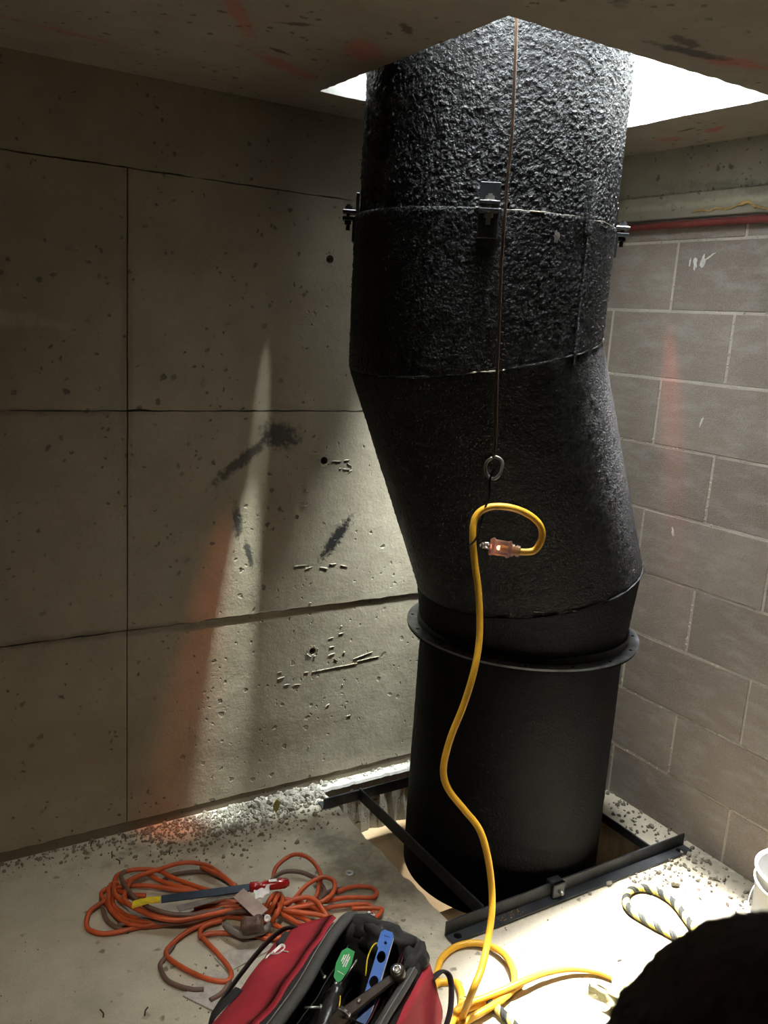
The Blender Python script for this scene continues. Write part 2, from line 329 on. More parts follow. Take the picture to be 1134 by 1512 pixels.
# cast wall on the left: recessed joint grid behind, proud panels in front
wall = struct(box('wall_left', (-4.5, .045, -.3), (.3, .22, 2.3), m_joint))
zs = [.03, .606, 1.198, 1.783, ZC + .02]
xj = [-4.45, -2.668, JX, -.229, .2]
holes = [(-.888, 1.62), (-.876, 1.053), (-.882, .46)]
dep_ = {0: .002, 1: -.002, 2: -.001, 3: .000}
for r_ in range(4):
    cols = [xj[0], xj[-1]] if r_ == 3 else xj
    for k in range(len(cols) - 1):
        g = .0022 if r_ < 3 else .0015
        x0, x1, z0, z1 = cols[k] + g * .75, cols[k + 1] - g * .75, zs[r_] + g * .8, zs[r_ + 1] - g * .8
        if r_ == 0: z0 = .032
        y0 = dep_[r_] + (0 if k == 2 else random.uniform(-.0015, .0015))
        nx = max(2, int((x1 - x0) / .02)); V, Fc = [], []
        def jag(t, s): return noise.noise(Vector((t * 25, s, r_))) * .0035 + noise.noise(Vector((t * 80, s, r_))) * .002
        for i in range(nx + 1):
            x = x0 + (x1 - x0) * i / nx
            V += [Vector((x, y0, z0 + jag(x, 1.3))), Vector((x, y0, z1 + jag(x, 7.7) * .6)), Vector((x, .05, z1)), Vector((x, .05, z0))]
        for i in range(nx):
            a = i * 4; b = a + 4
            Fc += [(a, b, b + 1, a + 1), (a + 1, b + 1, b + 2, a + 2), (a + 3, b + 3, b, a), (a + 2, b + 2, b + 3, a + 3)]
        Fc += [(0, 1, 2, 3), tuple(nx * 4 + q for q in (3, 2, 1, 0))]
        p = mesh_obj('panel', V, Fc, m_cast, wall)
        hs = [h for h in holes if x0 < h[0] < x1 and z0 < h[1] < z1]
        for h in hs:
            V2, F2 = [], []
            V2 += [Vector((h[0] + math.cos(a * PI / 9) * .013, -.05, h[1] + math.sin(a * PI / 9) * .013)) for a in range(18)]
            V2 += [Vector((h[0] + math.cos(a * PI / 9) * .010, .06, h[1] + math.sin(a * PI / 9) * .010)) for a in range(18)]
            F2 = [(a, (a + 1) % 18, 18 + (a + 1) % 18, 18 + a) for a in range(18)] + [tuple(reversed(range(18))), tuple(range(18, 36))]
            cu_ = mesh_obj('cut', V2, F2, None)
            for oo in (p, cu_):
                b_ = bmesh.new(); b_.from_mesh(oo.data); bmesh.ops.recalc_face_normals(b_, faces=b_.faces[:]); b_.to_mesh(oo.data); b_.free()
            md = p.modifiers.new('b', 'BOOLEAN'); md.object = cu_; md.operation = 'DIFFERENCE'; md.solver = 'EXACT'
            bpy.context.view_layer.update(); me = bpy.data.meshes.new_from_object(p.evaluated_get(bpy.context.evaluated_depsgraph_get()))
            p.modifiers.clear(); p.data = me; bpy.data.objects.remove(cu_)
# raised crumbs of laitance and tie-hole rims on the cast wall
def crumb_row(pts, seed):
    rr = random.Random(seed)
    for (x, z, lx, lz, a) in pts:
        lx *= .8; lz *= .62; V, Fc = crV, crF; b = len(V); m = max(2, int(lx / .004)); ca, sa = math.cos(a), math.sin(a)
        for i in range(m + 1):
            t = (i / m - .5) * lx; hh = lz * .5 * (rr.uniform(.5, 1.1) if 0 < i < m else .25)
            for (dz, dy) in ((-hh, 0), (-hh * .3, -.0017 * rr.uniform(.4, 1.3)), (hh * .5, -.0017), (hh, 0)):
                V.append(Vector((x + t * ca - dz * sa, rowy(z) + dy + .0005 * (dy == 0), z + t * sa + dz * ca)))
        for i in range(m):
            for q in range(3): Fc.append((b + i * 4 + q, b + i * 4 + q + 1, b + i * 4 + q + 5, b + i * 4 + q + 4))
def rowy(z): return dep_[0 if z < .606 else 1 if z < 1.198 else 2 if z < 1.783 else 3] - .0002
crV, crF = [], []
C_ = []
C_ += [(-.835, 1.05, .04, .006, -.03), (-.80, 1.052, .025, .012, .1), (-.79, 1.038, .025, .006, -.5), (-.8, 1.025, .03, .006, -.1), (-.82, 1.028, .01, .006, 0), (-.785, 1.02, .014, .01, .4), (-.9, 1.075, .012, .005, 0)]
C_ += [(-.955, 1.045, .028, .005, .1), (-.962, 1.035, .005, .02, 0), (-.935, 1.033, .03, .006, -.1), (-.945, .985, .022, .005, 0), (-.955, .975, .005, .02, 0), (-.93, .965, .025, .005, -.3), (-.98, .95, .005, .03, 0), (-.94, .935, .02, .005, 0), (-.935, .92, .022, .005, .1), (-.925, .93, .005, .018, 0)]
C_ += [(-.94, .74, .05, .006, 0), (-.91, .73, .03, .008, .2), (-.86, .725, .035, .01, -.2), (-.83, .735, .03, .006, 0), (-.79, .725, .03, .008, -.3)]
C_ += [(-.82, .495, .022, .007, .1), (-.785, .505, .02, .006, .1), (-.815, .465, .022, .007, 0), (-.815, .44, .03, .01, .2), (-.77, .44, .01, .02, .4), (-.785, .53, .007, .01, 0), (-.8, .42, .02, .004, -.7)]
C_ += [(-.985, .39, .03, .012, .1), (-.99, .41, .02, .005, 0), (-.965, .365, .025, .008, 0), (-.93, .36, .025, .005, -.1), (-.9, .395, .02, .005, 0), (-.9, .62, .01, .008, 0), (-.82, .27, .02, .012, .5), (-.74, .22, .02, .006, .1), (-.77, .33, .008, .014, .2), (-.88, .14, .006, .02, 0), (-.7, .42, .09, .004, .2), (-.8, .395, .2, .003, .02), (-.68, .405, .1, .003, .05)]
C_ += [(-.97, 1.56, .02, .005, 0), (-.95, 1.53, .02, .006, .1), (-.96, 1.49, .025, .006, .2), (-.955, 1.46, .005, .02, 0), (-.97, 1.44, .018, .005, 0), (-.97, 1.40, .02, .005, .1)]
crumb_row(C_, 5)
for hx_, hz_ in holes:
    for k in range(11):
        a = k / 11 * 2 * PI + random.uniform(-.2, .2); stone_geo(crV, crF, (hx_ + math.cos(a) * .018, rowy(hz_) + .001, hz_ + math.sin(a) * .018), random.uniform(.003, .0055), k + int(hz_ * 100))
cr_ = mesh_obj('casting_crumbs', crV, crF, m_cast, wall); cr_['kind'] = 'stuff'
# base band: bare rough strip under the panels
box('base_band', (-4.45, .004, -.06), (.2, .05, .032), m_lower, wall, bev=.002)

# block wall on the right
m_block = NT('concrete_block')
def mk_block():
    t = NT('concrete_block'); inf = t.n.new('ShaderNodeObjectInfo')
    off = t.n.new('ShaderNodeVectorMath'); off.operation = 'ADD'; t.l.new(t.co, off.inputs[0])
    sc = t.n.new('ShaderNodeVectorMath'); sc.operation = 'SCALE'; sc.inputs['Scale'].default_value = 1.0; t.l.new(inf.outputs['Location'], sc.inputs[0]); t.l.new(sc.outputs[0], off.inputs[1]); v = off.outputs[0]
    base = t.ramp(inf.outputs['Random'], [(0, (.255, .207, .178)), (.5, (.30, .245, .212)), (1, (.345, .285, .245))])
    c = t.mix(t.ramp(t.noise(5, 6, .65, v), [(.3, .0), (.75, .55)]), base, (.16, .128, .107))
    st = t.noise(9, 5, .6, t.mapping(sc=(1, 1, 3), vec=v)); c = t.mix(t.ramp(st, [(.48, 0), (.72, .5)]), c, (.46, .42, .38))
    f = t.noise(240, 3, .7, v); c = t.mix(.2, c, t.ramp(f, [(.3, (.1, .09, .08)), (.7, (.55, .5, .46))]))
    sp = t.vor(70, vec=v); pm = t.math('MULTIPLY', t.ramp(sp, [(.06, 1), (.1, 0)]), t.ramp(t.noise(6, 2, vec=v), [(.52, 0), (.6, 1)])); c = t.mix(t.math('MULTIPLY', pm, .7), c, (.06, .05, .045))
    h = t.math('SUBTRACT', t.math('MULTIPLY', f, .6), pm)
    return t.out(c, .9, t.bump(h, .9, .0035, t.bump(t.noise(35, 4, .6, v), .5, .004)), Specular_IOR_Level=.3)
m_block = mk_block()
m_mortar = concrete('mortar', (.62, .56, .49), (.40, .35, .30), .9, specks=False, relief=2.5)
m_beam = concrete('beam_concrete', (.40, .37, .29), (.27, .245, .185), .85, stains=[
    (((0.02, -.55, 1.835), (.3, .5, .012), (0, 0, 0), .6, 30, .6), (.5, .46, .36)), (((0, -.62, 1.87), (.3, .3, .02), (.1, 0, 0), .6, 25, .5), (.16, .15, .12))])
wr = bpy.data.objects.new('wall_right', None)
me = None
bm = bmesh.new(); abox(bm, (-.25, -.3, -.2), (4.6, 2.3, -.002)); bmesh.ops.transform(bm, matrix=MR, verts=bm.verts)
wr = struct(bm_obj('wall_right', bm, m_mortar))
PT, HB, S0 = .19602, .219456, .437616; ZT = 1.738908; MJ = .0036
meshes = {}
def block(s0, s1, z0, z1):
    L, H = round(s1 - s0, 4), round(z1 - z0, 4)
    if (L, H) not in meshes:
        b = bmesh.new(); abox(b, (-L / 2, -H / 2, -.04), (L / 2, H / 2, 0), .0018)
        m_ = Matrix(((wd.x, 0, wn.x, 0), (wd.y, 0, wn.y, 0), (0, 1, 0, 0), (0, 0, 0, 1))); bmesh.ops.transform(b, matrix=m_, verts=b.verts)
        me = bpy.data.meshes.new('block'); b.normal_update(); b.to_mesh(me); b.free(); me.materials.append(m_block); meshes[(L, H)] = me
    o = link(bpy.data.objects.new('block', meshes[(L, H)]), wr)
    o.location = wd * ((s0 + s1) / 2) + Vector((0, 0, (z0 + z1) / 2)) + wn * random.uniform(-.0012, .0012)
for r_ in range(-1, 9):
    zt, zb = ZT - r_ * PT, ZT - (r_ + 1) * PT
    if r_ == -1: zt = 1.80
    if r_ == 8: zb = -.004
    par = r_ % 2; s = S0 + HB * par - HB * 4
    while s < 4.4:
        if s + 2 * HB > -.2: block(max(s, -.2) + MJ, min(s + 2 * HB, 4.5) - MJ, zb + MJ, zt - MJ)
        s += 2 * HB
# mortar smears standing proud on a few joints
V, Fc = [], []
rr = random.Random(11)
for r_ in range(0, 9):
    z = ZT - r_ * PT; s = .1
    while s < 1.6:
        if rr.random() < .6:
            p = MR @ Vector((s, z + rr.uniform(-.002, .002), -.001)); stone_geo(V, Fc, p, rr.uniform(.003, .0055), rr.random())
        s += rr.uniform(.01, .03)
    par = r_ % 2; sj = S0 + HB * par
    for q in range(26):
        if rr.random() < .55: stone_geo(V, Fc, MR @ Vector((sj + rr.uniform(-.003, .003) + (2 * HB if q % 2 and par == 0 else 0), z - PT * rr.random(), -.0015)), rr.uniform(.003, .006), rr.random())
o = mesh_obj('mortar_smears', V, Fc, m_mortar, wr); o['kind'] = 'stuff'
# white plaster dabs on the blocks
m_dab = simple('plaster_dab', (.7, .68, .63), .9, bump=.6)
def dab(s, z, ls, lz, ang, seed):
    V, Fc = [], []; rr = random.Random(seed); m_ = 16; b = 0
    for k in range(m_):
        a = 2 * PI * k / m_; q = rr.uniform(.55, 1.1); x, y = math.cos(a) * ls * q, math.sin(a) * lz * q
        V.append(MR @ Vector((s + x * math.cos(ang) - y * math.sin(ang), z + x * math.sin(ang) + y * math.cos(ang), .0002)))
    V.append(MR @ Vector((s, z, .003)))
    Fc = [(k, (k + 1) % m_, m_) for k in range(m_)]; mesh_obj('plaster_dab', V, Fc, m_dab, wr, True)
dab(.505, 1.675, .008, .022, .1, 1); dab(.53, 1.68, .009, .022, -.2, 2); dab(.487, 1.68, .004, .014, 0, 3); dab(.555, 1.695, .02, .004, .6, 4)
dab(.555, .905, .007, .022, .35, 5); dab(.262, 1.20, .006, .012, .2, 6); dab(.60, 1.24, .005, .02, -.3, 7)

# beam along the top of the block wall with two casting ledges, and the red bar under it
bm = bmesh.new(); abox(bm, (-.2, 1.80, -.02), (4.5, 1.868, .012), .003); bmesh.ops.transform(bm, matrix=MR, verts=bm.verts)
bt = struct(bm_obj('trim_2', bm, m_beam))
bm = bmesh.new(); abox(bm, (-.2, 1.868, -.02), (4.5, 2.02, .004), .003); bmesh.ops.transform(bm, matrix=MR, verts=bm.verts)
bm_obj('upper_course', bm, m_beam, bt)
V, Fc = [], []; rr = random.Random(5)
for k in range(200): stone_geo(V, Fc, MR @ Vector((rr.uniform(.15, 1.0), 1.868 + rr.uniform(-.004, .003), .006)), rr.uniform(.003, .008), k)
o = mesh_obj('casting_crumbs', V, Fc, m_beam, bt); o['kind'] = 'stuff'
m_foam = simple('spray_foam', (.5, .34, .14), .8, var=.35, bump=.6)
rb = tag(tube('foam_bead', [MR @ Vector((s_, 1.817 + .007 * math.sin(s_ * 40) + (.006 if .55 < s_ < .67 else -.006), .0125)) for s_ in [x * .02 + .36 for x in range(20)]][6:], .008, m_foam, n=8, rf=lambda t: (.4 + .75 * abs(math.sin(t * 17)) * (1.2 if .5 < t < .8 else .45)), flat=.45), 'thin yellow bead of spray foam on the concrete ledge above the red pipe', 'foam')
m_redpipe = simple('red_paint', (.15, .02, .017), .6)
rp = thing('red_pipe', 'thin red painted pipe running along the top of the block wall', 'pipe')
tube('pipe', [MR @ Vector((-.15, 1.782, .016)), MR @ Vector((2, 1.782, .016)), MR @ Vector((4.4, 1.782, .016))], .0095, m_redpipe, rp, 14, 3)
for s_ in (.9, 1.9): 
    bm = bmesh.new(); abox(bm, (s_ - .01, 1.768, 0), (s_ + .01, 1.797, .027), .002); bmesh.ops.transform(bm, matrix=MR, verts=bm.verts); bm_obj('clip', bm, m_redpipe, rp)

# the rest of the room, outside the frame
m_plain = concrete('plain_concrete', (.42, .39, .33), (.3, .27, .22), .9)
struct(box('wall_back', (-4.6, -4.6, -.3), (3.3, -4.4, 2.3), m_plain)); struct(box('wall_side', (-4.6, -4.6, -.3), (-4.4, .2, 2.3), m_plain))

# timber edging standing round the opening above the slab
m_timber = NT('whitewashed_timber'); 
def mk_timber():
    t = NT('whitewashed_timber'); g = t.noise(14, 5, .6, t.mapping(sc=(.15, 6, 6)))
    return t.out(t.ramp(g, [(.3, (.62, .58, .5)), (.7, (.85, .83, .78))]), .8, t.bump(g, .4, .002))
m_timber = mk_timber()
k_ = thing('timber_curb', 'pale timber edging stacked behind the far left corner of the ceiling opening', 'timber', (0, 0, ZC + .2))
box('board', (-1.5, -.16, 0), (.1, -.12, .035), m_timber, k_, .003); box('board', (-1.5, -.145, .037), (.1, -.10, .075), m_timber, k_, .003); box('board', (-1.5, -.17, .077), (.1, -.08, .10), m_timber, k_, .003)
# measured runs of the cords, wire and rope, in metres
BK = {
    'ORANGE': [[(-1.283, -0.4022, 0.03), (-1.295, -0.3528, 0.0314), (-1.313, -0.2986, 0.0328), (-1.345, -0.2648, 0.0342), (-1.383, -0.2517, 0.0356), (-1.43, -0.2548, 0.0369), (-1.477, -0.2607, 0.0383), (-1.513, -0.2713, 0.0397), (-1.53, -0.2965, 0.0411), (-1.548, -0.3335, 0.0425), (-1.546, -0.3664, 0.0439), (-1.527, -0.4068, 0.0447), (-1.502, -0.4401, 0.0433), (-1.466, -0.4678, 0.0419), (-1.431, -0.4778, 0.0406), (-1.382, -0.4828, 0.0392), (-1.33, -0.4895, 0.0378), (-1.287, -0.5031, 0.0364), (-1.253, -0.5121, 0.035)],
        [(-1.324, -0.4075, 0.03), (-1.351, -0.3794, 0.0288), (-1.381, -0.3369, 0.0277), (-1.411, -0.2909, 0.0265), (-1.434, -0.2443, 0.0254), (-1.472, -0.2194, 0.0258), (-1.504, -0.2125, 0.0269), (-1.536, -0.2219, 0.0281), (-1.552, -0.2549, 0.0292), (-1.559, -0.2955, 0.0292), (-1.55, -0.3272, 0.0269), (-1.527, -0.3591, 0.0246), (-1.5, -0.387, 0.0223), (-1.465, -0.4127, 0.02)],
        [(-1.314, -0.4032, 0.02), (-1.386, -0.3514, 0.02), (-1.423, -0.3268, 0.02), (-1.464, -0.2934, 0.02), (-1.501, -0.27, 0.0189), (-1.544, -0.2519, 0.0166), (-1.567, -0.2434, 0.0143), (-1.584, -0.2564, 0.012), (-1.581, -0.3021, 0.0129), (-1.576, -0.3479, 0.0137), (-1.56, -0.3918, 0.0146), (-1.53, -0.4198, 0.0157), (-1.506, -0.4288, 0.0171), (-1.437, -0.4364, 0.0186), (-1.366, -0.4391, 0.02)],
        [(-1.581, -0.2885, 0.02), (-1.594, -0.2957, 0.0167), (-1.625, -0.3111, 0.0135), (-1.641, -0.3445, 0.0102), (-1.639, -0.3707, 0.008), (-1.615, -0.3965, 0.008), (-1.578, -0.4072, 0.008), (-1.535, -0.412, 0.008), (-1.498, -0.4281, 0.0102), (-1.46, -0.4406, 0.0135), (-1.411, -0.4643, 0.0167), (-1.346, -0.4845, 0.02)],
        [(-1.524, -0.2475, 0.02), (-1.492, -0.2372, 0.02), (-1.462, -0.2385, 0.02), (-1.439, -0.2833, 0.02), (-1.401, -0.3282, 0.02), (-1.379, -0.3519, 0.02), (-1.346, -0.3872, 0.02)],
        [(-1.539, -0.2493, 0.03), (-1.561, -0.2498, 0.0249), (-1.574, -0.2858, 0.0197), (-1.579, -0.3182, 0.0146), (-1.565, -0.3584, 0.0131), (-1.549, -0.3873, 0.0154), (-1.51, -0.4215, 0.0177), (-1.468, -0.4432, 0.02)],
        [(-1.53, -0.3713, 0.03), (-1.518, -0.3893, 0.03), (-1.485, -0.4293, 0.03), (-1.444, -0.4556, 0.03), (-1.395, -0.4687, 0.03), (-1.345, -0.4621, 0.0325), (-1.308, -0.4814, 0.035), (-1.281, -0.5075, 0.0375), (-1.259, -0.5343, 0.04)],
        [(-1.487, -0.308, 0.01), (-1.523, -0.2836, 0.01), (-1.546, -0.2598, 0.01), (-1.567, -0.2991, 0.01), (-1.553, -0.3538, 0.01), (-1.522, -0.3926, 0.01)],
        [(-1.428, -0.4091, 0.025), (-1.376, -0.4171, 0.025), (-1.327, -0.4355, 0.025), (-1.282, -0.4644, 0.025)],
        [(-1.365, -0.4865, 0.02), (-1.399, -0.4818, 0.0168), (-1.44, -0.4851, 0.0136), (-1.481, -0.5037, 0.0104), (-1.505, -0.5254, 0.008), (-1.499, -0.5594, 0.008), (-1.475, -0.607, 0.008), (-1.449, -0.6451, 0.008), (-1.418, -0.6706, 0.008), (-1.399, -0.6609, 0.008), (-1.394, -0.6338, 0.008), (-1.4, -0.5789, 0.008), (-1.411, -0.5337, 0.0104), (-1.415, -0.5035, 0.0136), (-1.398, -0.4881, 0.0168), (-1.356, -0.4912, 0.02)],
        [(-1.422, -0.5142, 0.012), (-1.394, -0.5146, 0.012), (-1.357, -0.5306, 0.012), (-1.31, -0.5598, 0.012), (-1.28, -0.5918, 0.012), (-1.247, -0.6027, 0.012)],
        [(-1.191, -0.3983, 0.01), (-1.178, -0.3966, 0.018), (-1.158, -0.3698, 0.026), (-1.125, -0.3551, 0.034), (-1.096, -0.3586, 0.042), (-1.078, -0.3934, 0.05), (-1.067, -0.4258, 0.042), (-1.071, -0.4608, 0.034), (-1.089, -0.4877, 0.026), (-1.11, -0.512, 0.018), (-1.138, -0.5184, 0.01)],
        [(-1.2, -0.524, 0.03), (-1.17, -0.513, 0.0341), (-1.134, -0.491, 0.0382), (-1.099, -0.4808, 0.0423), (-1.071, -0.4851, 0.045), (-1.059, -0.5118, 0.045), (-1.077, -0.5436, 0.045), (-1.104, -0.5627, 0.045), (-1.13, -0.5648, 0.0423), (-1.159, -0.5568, 0.0382), (-1.197, -0.544, 0.0341), (-1.231, -0.5395, 0.03)],
        [(-1.183, -0.539, 0.03), (-1.134, -0.5427, 0.027), (-1.095, -0.5482, 0.024), (-1.053, -0.5514, 0.021), (-1.016, -0.5624, 0.018), (-0.9789, -0.5761, 0.015), (-0.9587, -0.5612, 0.014), (-0.9608, -0.5381, 0.013), (-0.9886, -0.5159, 0.012), (-1.02, -0.5088, 0.011), (-1.048, -0.5105, 0.01)],
        [(-1.194, -0.5374, 0.02), (-1.121, -0.5582, 0.018), (-1.079, -0.5668, 0.016), (-1.041, -0.5764, 0.014), (-1.004, -0.5886, 0.012), (-1.002, -0.6147, 0.0115), (-1.019, -0.6368, 0.011), (-1.044, -0.6358, 0.0105), (-1.072, -0.6331, 0.01)],
        [(-1.052, -0.5958, 0.02), (-0.9881, -0.6278, 0.02), (-1.003, -0.6455, 0.02), (-1.028, -0.6515, 0.02), (-1.058, -0.6365, 0.02)],
        [(-1.235, -0.5212, 0.04), (-1.213, -0.5327, 0.0443), (-1.182, -0.5357, 0.0486), (-1.152, -0.5429, 0.05), (-1.139, -0.5656, 0.05), (-1.137, -0.5938, 0.0471), (-1.133, -0.6197, 0.0386), (-1.13, -0.645, 0.03)],
        [(-1.282, -0.5093, 0.035), (-1.253, -0.5172, 0.035), (-1.235, -0.5388, 0.035), (-1.218, -0.5717, 0.035), (-1.205, -0.6024, 0.035), (-1.183, -0.6373, 0.035)],
        [(-1.252, -0.4976, 0.03), (-1.228, -0.5227, 0.03), (-1.202, -0.5542, 0.03), (-1.178, -0.5967, 0.03), (-1.167, -0.6382, 0.03)],
        [(-1.233, -0.4894, 0.035), (-1.187, -0.5127, 0.035), (-1.161, -0.5447, 0.035), (-1.138, -0.5813, 0.035), (-1.125, -0.6189, 0.035)],
        [(-1.222, -0.5538, 0.045), (-1.182, -0.5865, 0.045), (-1.159, -0.6044, 0.045), (-1.138, -0.627, 0.045)],
        [(-1.29, -0.5285, 0.03), (-1.26, -0.5676, 0.03), (-1.243, -0.5996, 0.03), (-1.235, -0.6326, 0.03)],
        [(-1.271, -0.5231, 0.02), (-1.256, -0.5233, 0.04), (-1.244, -0.5217, 0.06), (-1.216, -0.4951, 0.05), (-1.202, -0.493, 0.04)],
        [(-1.266, -0.5379, 0.02), (-1.252, -0.5412, 0.0425), (-1.242, -0.5429, 0.065), (-1.21, -0.5006, 0.0475), (-1.197, -0.4999, 0.03)],
        [(-1.267, -0.5673, 0.02), (-1.258, -0.5711, 0.04), (-1.245, -0.571, 0.06), (-1.211, -0.5234, 0.05), (-1.2, -0.4877, 0.04)],
        [(-1.333, -0.2828, 0.03), (-1.297, -0.35, 0.03), (-1.29, -0.374, 0.03), (-1.287, -0.4024, 0.03), (-1.275, -0.4478, 0.03)],
        [(-1.404, -0.4278, 0.03), (-1.335, -0.4497, 0.03), (-1.317, -0.4622, 0.03), (-1.307, -0.4766, 0.03), (-1.272, -0.5065, 0.03), (-1.243, -0.5396, 0.03)],
        [(-1.406, -0.4336, 0.022), (-1.339, -0.4582, 0.022), (-1.316, -0.4791, 0.022), (-1.281, -0.5089, 0.022), (-1.257, -0.5452, 0.022)],
        [(-1.343, -0.4693, 0.012), (-1.312, -0.4907, 0.012), (-1.288, -0.5271, 0.012), (-1.273, -0.582, 0.012), (-1.242, -0.598, 0.012)]],
    'GREY': [[(-1.515, -0.215, 0.03), (-1.529, -0.2373, 0.0356), (-1.535, -0.2753, 0.0413), (-1.532, -0.3277, 0.0456), (-1.519, -0.3796, 0.0475), (-1.497, -0.4229, 0.0494), (-1.462, -0.4551, 0.0475), (-1.415, -0.4732, 0.0437), (-1.345, -0.4795, 0.04)],
        [(-1.433, -0.2671, 0.008), (-1.399, -0.2542, 0.008), (-1.355, -0.2622, 0.008), (-1.321, -0.2788, 0.008), (-1.293, -0.3097, 0.008), (-1.269, -0.3685, 0.008)],
        [(-1.585, -0.2593, 0.006), (-1.593, -0.3044, 0.006), (-1.594, -0.3508, 0.006), (-1.582, -0.3852, 0.006), (-1.56, -0.4137, 0.006)],
        [(-1.482, -0.5077, 0.006), (-1.513, -0.5395, 0.006), (-1.528, -0.5571, 0.006), (-1.529, -0.6012, 0.006), (-1.511, -0.6347, 0.006), (-1.487, -0.659, 0.006), (-1.466, -0.6696, 0.006)],
        [(-1.401, -0.662, 0.006), (-1.411, -0.6768, 0.006), (-1.435, -0.6973, 0.006), (-1.465, -0.7053, 0.006)],
        [(-1.579, -0.3869, 0.01), (-1.525, -0.4011, 0.0167), (-1.488, -0.4407, 0.0233), (-1.429, -0.4745, 0.03), (-1.364, -0.4833, 0.0333), (-1.305, -0.506, 0.0367), (-1.264, -0.555, 0.04)],
        [(-1.188, -0.4088, 0.02), (-1.173, -0.3951, 0.02), (-1.139, -0.3871, 0.02), (-1.107, -0.4028, 0.02), (-1.086, -0.4311, 0.02), (-1.077, -0.4639, 0.02), (-1.083, -0.5087, 0.02), (-1.11, -0.5282, 0.02)],
        [(-1.136, -0.5132, 0.01), (-1.078, -0.5021, 0.01), (-1.042, -0.4998, 0.01), (-1.004, -0.5119, 0.01)],
        [(-1.208, -0.507, 0.03), (-1.258, -0.5447, 0.03), (-1.311, -0.5606, 0.0267), (-1.343, -0.5288, 0.02)]],
    'RODGREY': [[(-1.36, -0.5229, 0.03), (-1.352, -0.5503, 0.03), (-1.336, -0.5757, 0.03), (-1.312, -0.582, 0.03), (-1.281, -0.5804, 0.03), (-1.252, -0.5594, 0.03)]],
    'YFLOOR': [[(-1.016, -1.008, 0.006), (-0.9915, -0.9857, 0.0081), (-0.9796, -0.988, 0.0103), (-0.9345, -0.9945, 0.0124), (-0.9022, -1.004, 0.0144), (-0.8676, -0.9968, 0.016), (-0.8487, -0.9845, 0.0176), (-0.8232, -0.95, 0.0192), (-0.8097, -0.9039, 0.0184), (-0.8178, -0.8608, 0.0152), (-0.8431, -0.8301, 0.012), (-0.8874, -0.8165, 0.0088), (-0.939, -0.8306, 0.0076), (-0.9759, -0.8627, 0.0071), (-1.01, -0.9005, 0.0065), (-1.045, -0.9423, 0.006)],
        [(-0.9747, -0.8974, 0.006), (-0.9576, -0.9129, 0.0084), (-0.9693, -0.9477, 0.0108), (-0.996, -0.9802, 0.0108), (-1.023, -0.9951, 0.0084), (-1.052, -1.014, 0.006)],
        [(-1.014, -0.8979, 0.006), (-0.993, -0.8915, 0.006), (-0.9747, -0.8974, 0.006)],
        [(-1.052, -1.029, 0.008), (-1.015, -1.02, 0.012), (-0.9972, -1.018, 0.016), (-0.9588, -1.017, 0.02), (-0.9053, -1.008, 0.016), (-0.8703, -0.9936, 0.012), (-0.8259, -0.9837, 0.008)],
        [(-1.021, -0.9913, 0.02), (-0.9915, -0.9874, 0.0225), (-0.9509, -0.992, 0.025), (-0.8975, -0.9961, 0.0275), (-0.8407, -0.9978, 0.03), (-0.778, -0.9959, 0.0255), (-0.7215, -1.003, 0.021), (-0.6814, -1.015, 0.0165), (-0.641, -1.041, 0.012), (-0.6176, -1.077, 0.0105), (-0.5989, -1.109, 0.009), (-0.5793, -1.152, 0.0075), (-0.565, -1.198, 0.006)]],
    'YHANG': [[(-0.8717, -0.8171, 0.9976), (-0.8309, -0.8442, 0.9921), (-0.8023, -0.8549, 0.997), (-0.795, -0.8645, 1.025), (-0.8038, -0.8633, 1.055), (-0.8325, -0.851, 1.079), (-0.8727, -0.8346, 1.092), (-0.9071, -0.8136, 1.089), (-0.9315, -0.8033, 1.069), (-0.94, -0.8082, 1.029), (-0.9367, -0.819, 0.9721), (-0.9305, -0.8352, 0.9006), (-0.9344, -0.8545, 0.8159), (-0.9545, -0.8713, 0.7484), (-0.9742, -0.8718, 0.6746), (-1, -0.8685, 0.6), (-1.014, -0.8713, 0.533), (-1.005, -0.8823, 0.4886), (-0.9758, -0.9055, 0.4453), (-0.9468, -0.9289, 0.4019), (-0.9322, -0.9472, 0.3429), (-0.9256, -0.9625, 0.2759), (-0.9351, -0.9818, 0.225), (-0.9579, -1.003, 0.181), (-0.9958, -1.035, 0.1522), (-1.033, -1.055, 0.1248), (-1.008, -1.002, 0.006)]],
    'WIRE': [[(-0.9649, -0.826, 2.123), (-0.9598, -0.8306, 2.023), (-0.9555, -0.8336, 1.928), (-0.9531, -0.8385, 1.821), (-0.9561, -0.8406, 1.735), (-0.9571, -0.8442, 1.647), (-0.9532, -0.842, 1.572), (-0.9498, -0.8465, 1.468), (-0.9468, -0.8515, 1.362), (-0.9427, -0.8577, 1.254), (-0.9415, -0.8585, 1.207)]],
    'WIRELOOP': [[(-0.9415, -0.8585, 1.207), (-0.9323, -0.8651, 1.203), (-0.9282, -0.87, 1.194), (-0.9329, -0.872, 1.175), (-0.9398, -0.8651, 1.162), (-0.9471, -0.8538, 1.164), (-0.9522, -0.8472, 1.177), (-0.9519, -0.849, 1.194), (-0.9452, -0.8569, 1.204)]],
    'TIE': [[(-0.9416, -0.8639, 1.185), (-0.948, -0.8597, 1.162), (-0.9433, -0.8553, 1.12), (-0.9145, -0.8094, 1.087), (-0.9176, -0.8072, 1.065), (-0.9404, -0.8211, 1.025), (-0.9573, -0.8154, 1.006)]],
